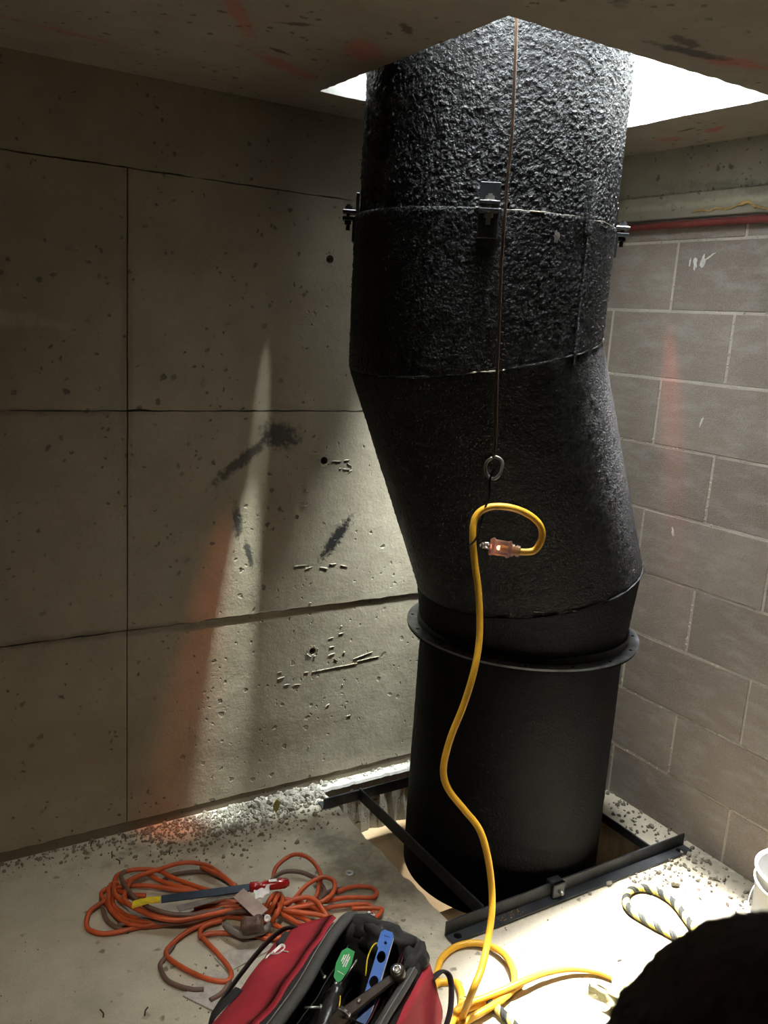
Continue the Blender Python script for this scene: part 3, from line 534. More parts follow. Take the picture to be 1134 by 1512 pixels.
    'ROPE': [[(-0.3681, -1.167, 0.0125), (-0.3649, -1.129, 0.0125), (-0.3669, -1.094, 0.0125), (-0.3729, -1.056, 0.0125), (-0.3846, -1.011, 0.0125), (-0.3966, -0.9645, 0.0125), (-0.4033, -0.9233, 0.0125), (-0.3911, -0.8905, 0.0125), (-0.3561, -0.8638, 0.0125), (-0.3147, -0.8596, 0.0125), (-0.2869, -0.8776, 0.0125), (-0.2727, -0.9135, 0.0125), (-0.2748, -0.9566, 0.0125), (-0.2903, -0.9954, 0.0125), (-0.3053, -1.033, 0.0125), (-0.3136, -1.072, 0.0125), (-0.3151, -1.121, 0.0125), (-0.3177, -1.173, 0.0125)],
        [(-0.985, -0.9651, 0.0125), (-0.9649, -0.9755, 0.0125), (-0.9408, -0.988, 0.0125), (-0.9302, -1.003, 0.0125), (-0.9252, -1.026, 0.0125), (-0.9239, -1.052, 0.0125), (-0.9226, -1.077, 0.0125), (-0.9211, -1.109, 0.0125)]],
}
BP = {'chisA': (-1.55, -0.3789, 0.05), 'chisB': (-1.478, -0.4044, 0.06), 'chisC': (-1.273, -0.4776, 0.075), 'chisD': (-1.185, -0.5085, 0.08), 'trowA': (-1.452, -0.4489, 0.055), 'trowB': (-1.303, -0.4632, 0.06), 'tagA': (-1.311, -0.4822, 0.075), 'tagB': (-1.282, -0.564, 0.06), 'nut': (-1.288, -0.5933, 0.06), 'washer': (-0.9737, -0.4453, 0.002), 'leaf': (-1.036, -0.1088, 0.02), 'glove': (-0.6845, -1.107, 0.02), 'shard': (-0.5568, -1.028, 0.002), 'bucket': (-0.1317, -1.182, 0), 'bkrimL': (-0.3516, -1.213, 0.25), 'levT': (-1.214, -0.9981, 0.29), 'levB': (-1.284, -1.053, 0.22), 'grnT': (-1.271, -0.9528, 0.24), 'grnB': (-1.313, -0.9729, 0.2), 'drvT': (-1.305, -1.001, 0.23), 'drvM': (-1.329, -1.007, 0.21), 'drvB': (-1.381, -1.059, 0.2), 'hamT': (-1.236, -1.074, 0.26), 'hamB': (-1.354, -1.076, 0.22), 'clip': (-0.5009, -0.7879, 0.04), 'cardA': (-1.173, -0.9414, 0.25), 'nail0': (-1.555, -0.0241, 0), 'nail1': (-1.518, -0.1009, 0), 'nail2': (-1.507, -0.1362, 0), 'nail3': (-1.463, -0.0332, 0), 'nail4': (-1.599, -0.6764, 0), 'nail5': (-1.676, -0.6407, 0), 'nail6': (-1.376, -0.1533, 0)}
# ------------------------------------------------------------------ the black duct
def tar(name, rough, scale, h1, h2, spec=.5, rust=False):
    t = NT(name); v = t.mapping(sc=(1, 1, 1))
    n1 = t.noise(scale, 3, .55, dist=.2); n2 = t.noise(scale * 3.3, 3, .6); big = t.noise(3, 4, .6)
    c = t.ramp(n2, [(.3, (.002, .002, .0025)), (.8, (.008, .008, .009))])
    if rust: c = t.mix(t.math('MULTIPLY', t.ramp(t.noise(12, 5, .7), [(.62, 0), (.74, 1)]), .5), c, (.07, .045, .02))
    r_ = t.ramp(big, [(.3, rough * .85), (.7, min(1, rough * 1.25))])
    ridg = t.ramp(n1, [(.38, 0), (.62, 1)])
    n = t.bump(ridg, h1, .006); n = t.bump(n2, h2, .003, n)
    return t.out(c, r_, n, Specular_IOR_Level=spec)
m_tar_top = tar('thick_mastic', .27, 120, .7, .5, .42, True)
m_tar_mid = tar('mastic', .36, 170, .6, .5, .32)
m_tar_elbow = tar('sprayed_mastic', .42, 190, .6, .5, .13)
m_tar_low = tar('painted_black_steel', .65, 150, .25, .3, .06)
m_bare = simple('bare_weld_metal', (.30, .27, .22), .4, .7, bump=.8)
m_flange = simple('flange_steel', (.15, .16, .18), .42, .3, var=.5, sc=25, bump=.3)
m_blacksteel = simple('black_angle_steel', (.035, .038, .043), .42, .4, var=.5, sc=20, bump=.4)
m_bolt = simple('galvanised_bolt', (.5, .48, .45), .35, .9)
duct = thing('exhaust_duct', 'large black tar coated duct rising with a kink from the floor frame through the ceiling', 'duct', (-.462, -.458, 0))
DL = Vector((-.462, -.458, 0))
TOPC = Vector((-.730, -.488)); MIDC = Vector((-.742, -.498)); LOWC = Vector((-.462, -.458)); STC = Vector((-.487, -.487))
SL = .2126   # rise per metre of the two mitre joints towards the wall side
def ringf(cx, cy, r, zf, n, amp, freq, seed, ov=0):
    o = []
    for k in range(n):
        a = 2 * PI * k / n; x, y = cx + r * math.cos(a), cy + r * math.sin(a)
        o.append((x, y, a))
    return o
def section(name, c0, r0, z0, c1, r1, z1, rows, n, amp, freq, mat, slope0=0, slope1=0, cap=False, thick=.006):
    """skin between two (possibly sloping) rims; amp/freq lay the lumps of the coating on as relief"""
    V, Fc = [], []
    for i in range(rows + 1):
        t = i / rows; c = Vector((c0[0] + (c1[0] - c0[0]) * t, c0[1] + (c1[1] - c0[1]) * t)); r = r0 + (r1 - r0) * t
        for k in range(n):
            a = 2 * PI * k / n; ca, sa = math.cos(a), math.sin(a)
            z = (z0 + slope0 * ca * r0) * (1 - t) + (z1 + slope1 * ca * r1) * t
            p = Vector((c.x + ca * r, c.y + sa * r, z)); d = 0
            if amp: 
                m = 1 - max(0, 1 - min(t, 1 - t) * rows / 2)
                q = noise.noise(p * freq); q2 = noise.noise(p * freq * 2.1 + Vector((3, 1, 7)))
                d = amp * m * (max(0, abs(q) * 2.2 - .25) + .45 * abs(q2)) + amp * .8 * noise.noise(p * 9)
            V.append(Vector((c.x + ca * (r + d), c.y + sa * (r + d), z)))
    for i in range(rows):
        for k in range(n): q = (k + 1) % n; Fc.append((i * n + k, i * n + q, (i + 1) * n + q, (i + 1) * n + k))
    # inner skin so that the open rims show a wall
    b = len(V)
    for (c, r, z, s) in ((c0, r0, z0, slope0), (c1, r1, z1, slope1)):
        for k in range(n): a = 2 * PI * k / n; V.append(Vector((c[0] + math.cos(a) * (r - thick), c[1] + math.sin(a) * (r - thick), z + s * math.cos(a) * r)))
    for k in range(n):
        q = (k + 1) % n
        Fc += [(b + k, b + q, q, k), (rows * n + k, rows * n + q, b + n + q, b + n + k), (b + n + k, b + n + q, b + q, b + k)]
    V = [v - DL for v in V]
    return mesh_obj(name, V, Fc, mat, duct, True)
ZCL = 1.700
section('upper_section', TOPC, .300, ZCL - .04, TOPC, .300, 2.55, 230, 460, .0034, 125, m_tar_top)
ZU = 1.405; ZL = .822
section('middle_section', MIDC, .302, ZU, MIDC, .306, ZCL, 110, 460, .0022, 150, m_tar_mid, SL, 0)
section('elbow_section', STC, .300, ZL, MIDC, .302, ZU, 90, 300, .0016, 110, m_tar_elbow, SL, SL)
section('collar_section', LOWC, .288, .640, STC, .300, ZL, 24, 200, .0012, 100, m_tar_low, 0, SL)
section('lower_section', LOWC, .284, -.10, LOWC, .284, .655, 60, 200, .0008, 60, m_tar_low)
# bare, bitten edges of the joints, and a lit rim line
def arc_bead(name, c, r, z, slope, a0, a1, rad, mat, n=60, jit=.002, gaps=0):
    pts = []
    for k in range(n + 1):
        a = math.radians(a0 + (a1 - a0) * k / n); pts.append(Vector((c[0] + math.cos(a) * r, c[1] + math.sin(a) * r, z + slope * math.cos(a) * r + noise.noise(Vector((a * 9, z, 0))) * jit)) - DL)
    return tube(name, pts, rad, mat, duct, 6, 0, rf=lambda t: max(.15, .6 + noise.noise(Vector((t * 30, z * 9, 1))) * 1.5) if gaps else 1)
arc_bead('weld_bead', MIDC, .305, ZU, SL, 190, 320, .0022, m_tar_top, gaps=1)
arc_bead('bright_edge', MIDC, .3075, ZCL, 0, 228, 300, .0013, m_bare, gaps=1)  # pale bead draws the light caught along this rim
arc_bead('bright_edge', MIDC, .3055, ZU, SL, 232, 246, .0018, m_bare, n=20, gaps=1)
arc_bead('weld_bead', STC, .3025, ZL, SL, 190, 350, .003, m_tar_low, gaps=1)
for a0, a1 in ((217, 222), (232, 239), (251, 253)): arc_bead('bright_edge', STC, .3035, ZL - .012, SL * .3, a0, a1, .0022, m_bare, n=8, gaps=1)
# patches where the coating has come away
def duct_patch(c, r, z, a, la, lz, seed, mat=m_bare):
    rr = random.Random(seed); V, Fc = [], []; m_ = 18; a = math.radians(a)
    for k in range(m_):
        t = 2 * PI * k / m_; q = rr.uniform(.5, 1.1); aa = a + math.cos(t) * la * q / r; V.append(Vector((c[0] + math.cos(aa) * (r + .0012), c[1] + math.sin(aa) * (r + .0012), z + math.sin(t) * lz * q)) - DL)
    V.append(Vector((c[0] + math.cos(a) * (r + .0022), c[1] + math.sin(a) * (r + .0022), z)) - DL)
    mesh_obj('bare_patch', V, [(k, (k + 1) % m_, m_) for k in range(m_)], mat, duct, True)
m_grime = simple('bare_primer', (.17, .15, .135), .6, bump=.5)
duct_patch(LOWC, .2965, .742, 296, .012, .024, 1, m_grime); duct_patch(LOWC, .2955, .735, 287, .014, .005, 2, m_grime)
duct_patch(STC, .301, .885, 306, .012, .008, 5); duct_patch(MIDC, .308, 1.655, 262, .008, .016, 6, m_grime)
# flange: two rolled rings with bolt holes
def ring_solid(name, c, r0, r1, z0, z1, mat, parent, n=120, wob=0):
    V, Fc = [], []
    for (r, z) in ((r0, z0), (r1, z0), (r1, z1), (r0, z1)):
        for k in range(n):
            a = 2 * PI * k / n; rr_ = r + (noise.noise(Vector((math.cos(a) * 3, math.sin(a) * 3, 2))) * wob if r == r1 else 0)
            V.append(Vector((c[0] + math.cos(a) * rr_, c[1] + math.sin(a) * rr_, z)) - DL)
    for j in range(4):
        for k in range(n): q = (k + 1) % n; jj = (j + 1) % 4; Fc.append((j * n + k, j * n + q, jj * n + q, jj * n + k))
    return mesh_obj(name, V, Fc, mat, parent)
flg = ring_solid('flange', LOWC, .284, .324, .640, .6455, m_flange, duct, wob=.002)
ring_solid('flange_lip', LOWC, .284, .322, .633, .6395, m_tar_low, flg, wob=.002)
ring_solid('angle_ring', LOWC, .288, .2955, .6455, .668, m_blacksteel, flg)
for k in range(16):
    a = 2 * PI * (k + .3) / 16; q = Vector((LOWC[0] + math.cos(a) * .310, LOWC[1] + math.sin(a) * .310, .6455)) - DL
    lathe('bolt_hole', [(.0045, 0), (.0045, .0006), (.001, .0006)], m_tar_low, flg, 12, Matrix.Translation(q))
# lugs with bolts that join upper and middle sections
def lug(a, big=True):
    a = math.radians(a); R_ = Matrix.Rotation(a, 4, 'Z')
    T = Matrix.Translation(Vector((MIDC[0], MIDC[1], 0)) - DL) @ R_
    bm = bmesh.new(); abox(bm, (.298, -.021, ZCL + .004), (.336, .021, ZCL + .011), .001, T); abox(bm, (.298, -.021, ZCL + .004), (.306, .021, ZCL + .05), .001, T)
    l_ = bm_obj('upper_lug', bm, m_blacksteel, duct)
    bm = bmesh.new(); abox(bm, (.30, -.021, ZCL - .012), (.336, .021, ZCL - .004), .001, T); abox(bm, (.302, -.021, ZCL - .06), (.312, .021, ZCL - .004), .001, T)
    bm_obj('lower_lug', bm, m_blacksteel, duct)
    bm = bmesh.new()
    def hexa(r, z0, z1, n=6):
        rg = bmesh.ops.create_cone(bm, cap_ends=True, segments=n, radius1=r, radius2=r * .94, depth=z1 - z0)
        for v in rg['verts']: v.co = T @ (v.co + Vector((.323, 0, (z0 + z1) / 2)))
    hexa(.013, ZCL + .011, ZCL + .013, 16); hexa(.0095, ZCL + .013, ZCL + .021); hexa(.005, ZCL - .034, ZCL + .025, 10); hexa(.0095, ZCL - .021, ZCL - .012)
    bm_obj('bolt', bm, m_bolt if big else m_blacksteel, l_)
lug(234); lug(150, False); lug(322, False); lug(50, False)
T = Matrix.Translation(Vector((MIDC[0], MIDC[1], 0)) - DL)
# welded post at the lap seam, and the long lap strip below it
for (a, z0, z1, w_, d_) in ((278, ZCL - .03, ZCL + .075, .008, .014), (279, ZU - .01, ZCL, .004, .004)):
    R_ = T @ Matrix.Rotation(math.radians(a), 4, 'Z'); bm = bmesh.new(); abox(bm, (.298, -w_, z0), (.303 + d_, w_, z1), .001, R_); bm_obj('lap_strip', bm, m_tar_mid, duct)

# ------------------------------------------------------------------ steel frame on the floor
fr = thing('steel_frame', 'black angle iron frame lying round the foot of the black duct over the square hole', 'frame', (-.46, -.46, 0))
FO = Vector((.46, .46, 0))
def fbox(name, lst, M=None, parent=fr):
    bm = bmesh.new()
    for lo, hi in lst: abox(bm, [lo[k] + FO[k] for k in range(3)], [hi[k] + FO[k] for k in range(3)], .0015)
    return bm_obj(name, bm, m_blacksteel, parent)
fb = fbox('angle_bar', [((-.887, -.771, .002), (-.022, -.765, .043)), ((-.887, -.803, .002), (-.022, -.771, .008))])
fbox('angle_bar', [((-.893, -.140, .002), (-.06, -.134, .038)), ((-.893, -.134, .002), (-.06, -.10, .007))])
fbox('cross_bar', [((-.772, -.764, .006), (-.766, -.141, .046)), ((-.766, -.764, .006), (-.749, -.141, .012))])
fbox('cross_bar', [((-.152, -.764, .002), (-.146, -.141, .030)), ((-.146, -.764, .002), (-.120, -.141, .008))])
for x in (-.862, -.06): lathe('bolt_hole', [(.010, 0), (.010, .0005), (.0045, .0005), (.0045, .003)], m_tar_low, fb, 14, Matrix.Translation(Vector((x, -.787, .008)) + FO))
m_rust = simple('rust', (.34, .17, .05), .8, var=.4, bump=.6)
V, Fc = [], []; rr = random.Random(4)
for k in range(26): stone_geo(V, Fc, Vector((rr.uniform(-.735, -.66), rr.uniform(-.797, -.774), .0083)) + FO, rr.uniform(.001, .004), k)
o = mesh_obj('rust_flakes', V, Fc, m_rust, fb); o['kind'] = 'stuff'
# clamp sitting on the front bar
cl = thing('bar_clamp', 'small dark square metal clamp gripping the front angle bar at the duct', 'clamp', (-.535, -.775, .03), (0, 0, -.05))
bm = bmesh.new(); abox(bm, (-.02, -.016, -.02), (.02, -.006, .022), .002); abox(bm, (-.02, -.016, .014), (.02, .016, .022), .002); abox(bm, (-.02, .010, -.012), (.02, .018, .022), .002); bm_obj('body', bm, m_blacksteel, cl)
lathe('screw', [(.005, 0), (.005, .014), (.0, .016)], m_bolt, cl, 8, axis_M((0, -.016, 0), (0, -.03, 0)))

# ------------------------------------------------------------------ wire, cords, rope
m_wire = simple('rusty_wire', (.12, .075, .05), .5, .6)
m_wire2 = simple('galvanised_wire', (.32, .30, .28), .4, .8)
m_ycord = simple('yellow_cord_jacket', (.80, .42, .03), .42, var=.12, sc=25, bump=.15)
m_ocord = simple('orange_cord_jacket', (.50, .088, .024), .45, var=.35, sc=16, bump=.2)
m_gcord = simple('dirty_brown_cord_jacket', (.15, .085, .065), .55, var=.4, sc=14, bump=.3)
wire = thing('hanging_wire', 'thin rusty wire hanging through the ceiling opening in front of the black duct', 'wire')
w0 = BK['WIRE'][0]; top_ = Vector(w0[0]); 
hi_ = [(top_.x - .02, top_.y - .05, 2.52), (top_.x - .01, top_.y - .02, 2.35)]
tube('strand', hi_ + w0, .0031, m_wire, wire, 8, 6)
tube('loop', BK['WIRELOOP'][0], .0034, m_wire2, wire, 8, 5)
# the wire hangs over a steel bar that lies across the opening, up on the slab
rod = thing('cross_rod', 'steel rod laid across the opening above the slab with the wire tied round it', 'rod')
tube('bar', [(hi_[0][0] - .9, hi_[0][1] - .05, 2.535), (hi_[0][0], hi_[0][1], 2.53), (hi_[0][0] + .9, hi_[0][1] + .05, 2.535)], .008, m_blacksteel, rod, 10, 2)
for q in (-.85, .85): box('stand', (hi_[0][0] + q - .03, hi_[0][1] + q * .055 - .03, ZC + .2), (hi_[0][0] + q + .03, hi_[0][1] + q * .055 + .03, 2.53), m_timber, rod, .002)
tie = tag(tube('tie_cord', BK['TIE'][0], .0022, m_tar_low, n=6), 'thin dark tie holding the yellow cord up to the wire hook', 'tie')
yc = thing('yellow_cord', 'yellow extension cord hanging from the wire and coiled on the bright floor', 'cord')
tube('hanging_run', BK['YHANG'][0], .0075, m_ycord, yc, 10, 8)
for s_ in BK['YFLOOR']: tube('floor_run', s_, .0078, m_ycord, yc, 10, 8)
# clear lit female plug on the cord's end
h0 = Vector(BK['YHANG'][0][1]); h1 = Vector(BK['YHANG'][0][0]); pd = (h1 - h0).normalized()
m_clear = simple('clear_pink_plastic', (1.0, .72, .66), .25, var=.03, Transmission_Weight=.75, IOR=1.4)
m_glow = NT('neon_lamp').out((1, .6, .35), .5, Emission_Color=(1, .45, .2, 1), Emission_Strength=22.0)
m_steel = simple('bright_steel', (.6, .6, .6), .25, 1.0)
PM = axis_M(h0 + pd * .004, h0 + pd * .1, .3) @ Matrix.Scale(1.22, 4)
pl = thing('clear_plug', 'lit clear pinkish plug connector on the end of the hanging yellow cord', 'plug')
lathe('strain_relief', [(.0085, 0), (.0105, .001), (.0105, .006), (.0085, .007), (.0085, .010), (.0115, .011), (.0115, .017), (.009, .018)], m_clear, pl, 16, PM)
bm = bmesh.new(); abox(bm, (-.016, -.0135, .016), (.016, .0135, .052), .004, None, 2); abox(bm, (-.018, -.0155, .018), (.018, .0155, .022), .002); abox(bm, (-.018, -.0155, .047), (.018, .0155, .053), .002)
bmesh.ops.transform(bm, matrix=PM, verts=bm.verts); bm_obj('body', bm, m_clear, pl)
lathe('neon_lamp', [(0, -.005), (.0035, -.003), (.0035, .004), (0, .006)], m_glow, pl, 10, PM @ Matrix.Translation((0.0, 0, .036)))
lathe('cord_core', [(.0062, .0), (.006, .024), (0, .026)], m_ycord, pl, 10, PM @ Matrix.Translation((0, 0, .002)))
for x_, r_ in ((-.006, .0018), (.006, .0018), (0, .0024)): lathe('prong', [(r_, .05), (r_, .066), (0, .067)], m_steel, pl, 8, PM @ Matrix.Translation((x_, .004 if x_ == 0 else -.004, 0)))
def coilpts(n, r, z0, z1, t): return [PM @ Vector((r * math.cos(k / n * t * 2 * PI), r * math.sin(k / n * t * 2 * PI), z0 + (z1 - z0) * k / n)) for k in range(n + 1)]
tag(tube('twisted_wire', coilpts(30, .0032, .056, .072, 3), .0016, m_wire2, n=6, sub=2), 'short twist of grey wire between the clear plug and the yellow cord', 'wire')
tubes = BK['ORANGE']
oc = thing('orange_cord', 'tangled coil of orange extension cord lying on the floor left of the red bag', 'cord')
for s_ in tubes: tube('cord_run', s_, .0058, m_ocord, oc, 9, 7)
gc = thing('brown_cord', 'dirty brown cord tangled in among the loops of the orange cord', 'cord')
for s_ in BK['GREY']: tube('cord_run', s_, .0056, m_gcord, gc, 9, 7)
m_greyrod = simple('grey_rubber', (.2, .18, .165), .6)
tag(tube('bent_hose', BK['RODGREY'][0], .008, m_greyrod, n=10), 'short bent grey hose end lying on the orange cord', 'hose')
# twisted yellow and black rope
m_ry = simple('rope_yellow', (.70, .56, .12), .8, var=.15, sc=60, bump=.5); m_rb = simple('rope_black', (.012, .013, .010), .8, bump=.5)
def rope(name, pts, label):
    P = catmull(pts, 14); L = [0]
    for i in range(1, len(P)): L.append(L[-1] + (P[i] - P[i - 1]).length)
    Fr = frames(P); rt = thing(name, label, 'rope')
    for part, phs, m_ in (('yellow_strand', (0, 1), m_ry), ('black_strand', (2, 3), m_rb)):
        V, Fc = [], []
        for ph in phs:
            Q = []
            for i, p in enumerate(P):
                a = L[i] / .042 * 2 * PI + ph * PI / 2; u, v = Fr[i]; Q.append(p + (u * math.cos(a) + v * math.sin(a)) * .0050)
            tube_geo(Q, .0055, 7, True, V=V, Fc=Fc)
        mesh_obj(part, V, Fc, m_, rt, True)
rope('twisted_rope', BK['ROPE'][0], 'yellow and black twisted rope bent in a loop on the floor near the white bucket')
rope('twisted_rope', BK['ROPE'][1], 'short run of yellow and black rope under the yellow cord beside the red bag')
# ------------------------------------------------------------------ things on the coil
m_bluebl = simple('dark_blue_steel', (.014, .026, .048), .45, .3); m_redh = simple('clear_red_plastic', (.36, .012, .015), .15, var=.1, Coat_Weight=.6)
m_yel = simple('yellow_paint', (.85, .62, .03), .5); m_whitep = simple('white_label', (.85, .8, .8), .6, var=.05)
A_, B_, C2, D_ = [Vector(BP[k]) for k in ('chisA', 'chisB', 'chisC', 'chisD')]
ch = thing('long_chisel', 'dark blue blade with yellow end and clear red handle on the orange coil', 'chisel')
def flatbar(name, a, b, w0, w1, th, mat, parent, up=Vector((0, 0, 1)), tilt=0, bev=.0008):
    d = (b - a).normalized(); s_ = d.cross(up).normalized(); s_ = (Matrix.Rotation(tilt, 3, d) @ s_); u = s_.cross(d)
    bm = bmesh.new(); vs = []
    for (p, w_) in ((a, w0), (b, w1)):
        for (i, j) in ((-1, -1), (1, -1), (1, 1), (-1, 1)): vs.append(bm.verts.new(p + s_ * i * w_ / 2 + u * j * th / 2))
    for f in ((3, 2, 1, 0), (4, 5, 6, 7), (0, 1, 5, 4), (1, 2, 6, 5), (2, 3, 7, 6), (3, 0, 4, 7)): bm.faces.new([vs[k] for k in f])
    bmesh.ops.bevel(bm, geom=bm.edges[:], offset=bev, segments=1, affect='EDGES')
    return bm_obj(name, bm, mat, parent)
flatbar('blade', B_, C2, .019, .019, .004, m_bluebl, ch, tilt=.5)
flatbar('yellow_end', B_ + (A_ - B_) * .02, B_.lerp(A_, .42) + Vector((0, 0, .004)), .021, .024, .006, m_yel, ch, tilt=.15); flatbar('yellow_tip', B_.lerp(A_, .40) + Vector((0, 0, .004)), A_.lerp(B_, .12), .024, .030, .005, m_yel, ch, tilt=.15)
M_ = axis_M(C2, D_); L_ = (D_ - C2).length
lathe('handle', [(.008, -.006), (.0125, -.004), (.0125, .014), (.009, .02), (.0125, .032), (.0135, L_ * .7), (.013, L_ - .012), (.009, L_ - .003), (0, L_)], m_redh, ch, 10, M_)
flatbar('label', C2.lerp(D_, .45) + Vector((-.002, -.002, .0138)), C2.lerp(D_, .66) + Vector((-.002, -.002, .0138)), .010, .010, .001, m_whitep, ch)
tr_ = thing('putty_knife', 'worn flat grey steel blade lying beneath the blue chisel', 'tool')
a, b = Vector(BP['trowA']), Vector(BP['trowB']); flatbar('blade', a, b, .024, .012, .003, m_greyrod, tr_); flatbar('shank', b, b + (b - a) * .35, .01, .009, .006, simple('worn_wood', (.22, .16, .12), .6), tr_)
m_tag = simple('dusty_plastic_tag', (.36, .26, .22), .5, var=.2)
ta, tb = Vector(BP['tagA']), Vector(BP['tagB'])
tg = thing('plastic_tag', 'square dusty translucent label lying over the middle of the orange coil', 'label')
flatbar('plate', ta, tb, .034, .036, .0015, m_tag, tg, tilt=.25)
m_lens = simple('smoky_plastic', (.12, .075, .06), .3, var=.5, sc=80, bump=.7)
pg = thing('cord_plug', 'dirty smoky plug with a white ringed socket on the middle of the coil', 'plug')
q = Vector(BP['nut']); Mx = axis_M(q + Vector((-.05, .02, -.008)), q)
lathe('body', [(.006, -.004), (.017, 0), (.02, .012), (.018, .03), (.021, .034), (.021, .044), (.015, .05), (0, .051)], m_lens, pg, 14, Mx)
lathe('white_ring', [(.004, 0), (.008, 0), (.008, .006), (.004, .006), (.004, .003), (0, .003)], m_whitep, pg, 12, axis_M(q + Vector((.004, -.002, .012)), q + Vector((-.01, -.03, .03))))
V, Fc = [], []
for k in range(12):
    stone_geo(V, Fc, ta.lerp(tb, random.uniform(-.3, 1.1)) + Vector((random.uniform(.02, .035), random.uniform(.0, .02), .012)), random.uniform(.003, .007), k + 50)
pp = thing('paper_scrap', 'crumpled pale pink paper scrap beside the red chisel handle', 'paper')
def sheet(name, c, ux, uy, n, amp, seed, mat, parent, thick=.0008):
    V, Fc = [], []; rr = Vector((seed, seed * 2, 0)); nz = ux.cross(uy).normalized()
    for i in range(n + 1):
        for j in range(n + 1):
            u, v = i / n - .5, j / n - .5; V.append(c + ux * u * (1 + .3 * noise.noise(rr + Vector((v * 4, 1, 0)))) + uy * v + nz * amp * noise.noise(rr + Vector((u * 3.5, v * 3.5, 0))))
    m_ = (n + 1) * (n + 1); V += [v - nz * thick for v in V]
    for i in range(n):
        for j in range(n):
            a = i * (n + 1) + j; Fc.append((a, a + n + 1, a + n + 2, a + 1)); Fc.append((m_ + a, m_ + a + 1, m_ + a + n + 2, m_ + a + n + 1))
    for k in range(n):
        for a, b in ((k * (n + 1), (k + 1) * (n + 1)), ((k + 1) * (n + 1) + n, k * (n + 1) + n), (k + 1, k), (n * (n + 1) + k, n * (n + 1) + k + 1)): Fc.append((a, b, m_ + b, m_ + a))
    return mesh_obj(name, V, Fc, mat, parent, True)
sheet('sheet', Vector((-1.262, -.515, .082)), Vector((.035, -.01, .01)), Vector((.008, .022, .006)), 6, .014, 3, m_whitep, pp)

# ------------------------------------------------------------------ tool bag
m_red = NT('red_canvas')
def mk_canvas(name, a, b, rough=.8):
    t = NT(name); w_ = t.noise(420, 2, .5); big = t.noise(12, 5, .6)
    return t.out(t.ramp(big, [(.3, a), (.7, b)]), rough, t.bump(t.noise(14, 3), .5, .006, t.bump(w_, .5, .0008)))
m_red = mk_canvas('red_canvas', (.36, .018, .032), (.50, .03, .05)); m_blk = mk_canvas('black_canvas', (.012, .011, .012), (.032, .03, .03))
m_grey = mk_canvas('grey_binding', (.055, .053, .052), (.085, .082, .08)); m_maroon = mk_canvas('maroon_lining', (.06, .010, .018), (.11, .018, .03))
m_stitch = simple('stitching', (.25, .23, .22), .7)
ux, uy = Vector((-.80, -.60, 0)), Vector((.60, -.80, 0))
E0 = Vector((-1.205, -.90, 0))
MB = Matrix(((ux.x, uy.x, 0, E0.x), (ux.y, uy.y, 0, E0.y), (0, 0, 1, 0), (0, 0, 0, 1)))
bag = bpy.data.objects.new('tool_bag', None); COL.objects.link(bag); bag.matrix_world = MB; tag(bag, 'open red and black canvas tool bag full of hand tools', 'bag')
LB = .46
# local: x along the bag (0 = far end), y across (+ to the right), z up
def bag_side(y0s, sgn, name):
    """side wall as a bulging panel: rows from floor to rim"""
    prof = [(.165, .0), (.185, .03), (.188, .08), (.172, .135), (.140, .19), (.108, .232), (.102, .245)]
    return prof
prof_o = [(.175, .150, .0), (.200, .172, .02), (.208, .178, .06), (.200, .172, .12), (.150, .160, .175), (.074, .145, .222), (.046, .134, .240)]   # left reach, right reach, height
def loop_pts(w_, z, x0, x1, r, n=8, sag=0.0):
    P = []; hw = w_
    for (cx, cy, a0) in ((x0 + r, hw - r, 90), (x0 + r, -hw + r, 180), (x1 - r, -hw + r, 270), (x1 - r, hw - r, 0)):
        for k in range(n + 1):
            a = math.radians(a0 + 90 * k / n); P.append(Vector((cx + r * math.cos(a), cy + r * math.sin(a), z)))
    return P
def densify(P, m_):
    o = []; 
    for i in range(len(P)):
        a, b = P[i], P[(i + 1) % len(P)]; k = max(1, int((b - a).length / m_))
        for j in range(k): o.append(a.lerp(b, j / k))
    return o
def dens_loops(w_, z, x0, x1, r, yc=0):
    """32 points per long side etc, constant count"""
    P = []; N1, N2, NC = 24, 12, 5; z0_ = z
    def arc(cx, cy, a0):
        for k in range(NC): a = math.radians(a0 + 90 * k / NC); P.append(Vector((cx + r * math.cos(a), cy + r * math.sin(a), z)))
    arc(x1 - r, w_ - r, 0)
    for k in range(N1): P.append(Vector((x1 - r + (x0 - x1 + 2 * r) * k / N1, w_, z)))
    arc(x0 + r, w_ - r, 90)
    for k in range(N2): P.append(Vector((x0, w_ - r - (2 * w_ - 2 * r) * k / N2, z)))
    arc(x0 + r, -w_ + r, 180)
    for k in range(N1): P.append(Vector((x0 + r + (x1 - x0 - 2 * r) * k / N1, -w_, z)))
    arc(x1 - r, -w_ + r, 270)
    for k in range(N2): P.append(Vector((x1, -w_ + r + (2 * w_ - 2 * r) * k / N2, z)))
    for p in P: p.y += yc
    return P
def wrinkle(p, amp): return p + Vector((noise.noise(p * 14), noise.noise(p * 14 + Vector((9, 0, 0))), noise.noise(p * 11 + Vector((0, 7, 0))) * .6)) * amp
x0s = {0: -.015, 1: -.02}
V, Fc = [], []; loops = []
for (wl_, wr_, z) in prof_o:
    sh = (1 - z / .25); loops.append(dens_loops((wl_ + wr_) / 2, z, .0 - .045 * sh, LB + .03 * sh, .035 + .02 * sh, (wr_ - wl_) / 2))
for (w_, z) in ((.082, .238), (.080, .20), (.10, .12), (.12, .04), (.11, .012)): loops.append(dens_loops(w_, z, .012, LB - .012, .03, .045 if z > .15 else .0))
n = len(loops[0])
for i, lp in enumerate(loops):
    for p in lp:
        q = wrinkle(p, .010 if i < 11 else .004); q.z = max(q.z, .003) if p.z > 0 else .001; 
        V.append(q)
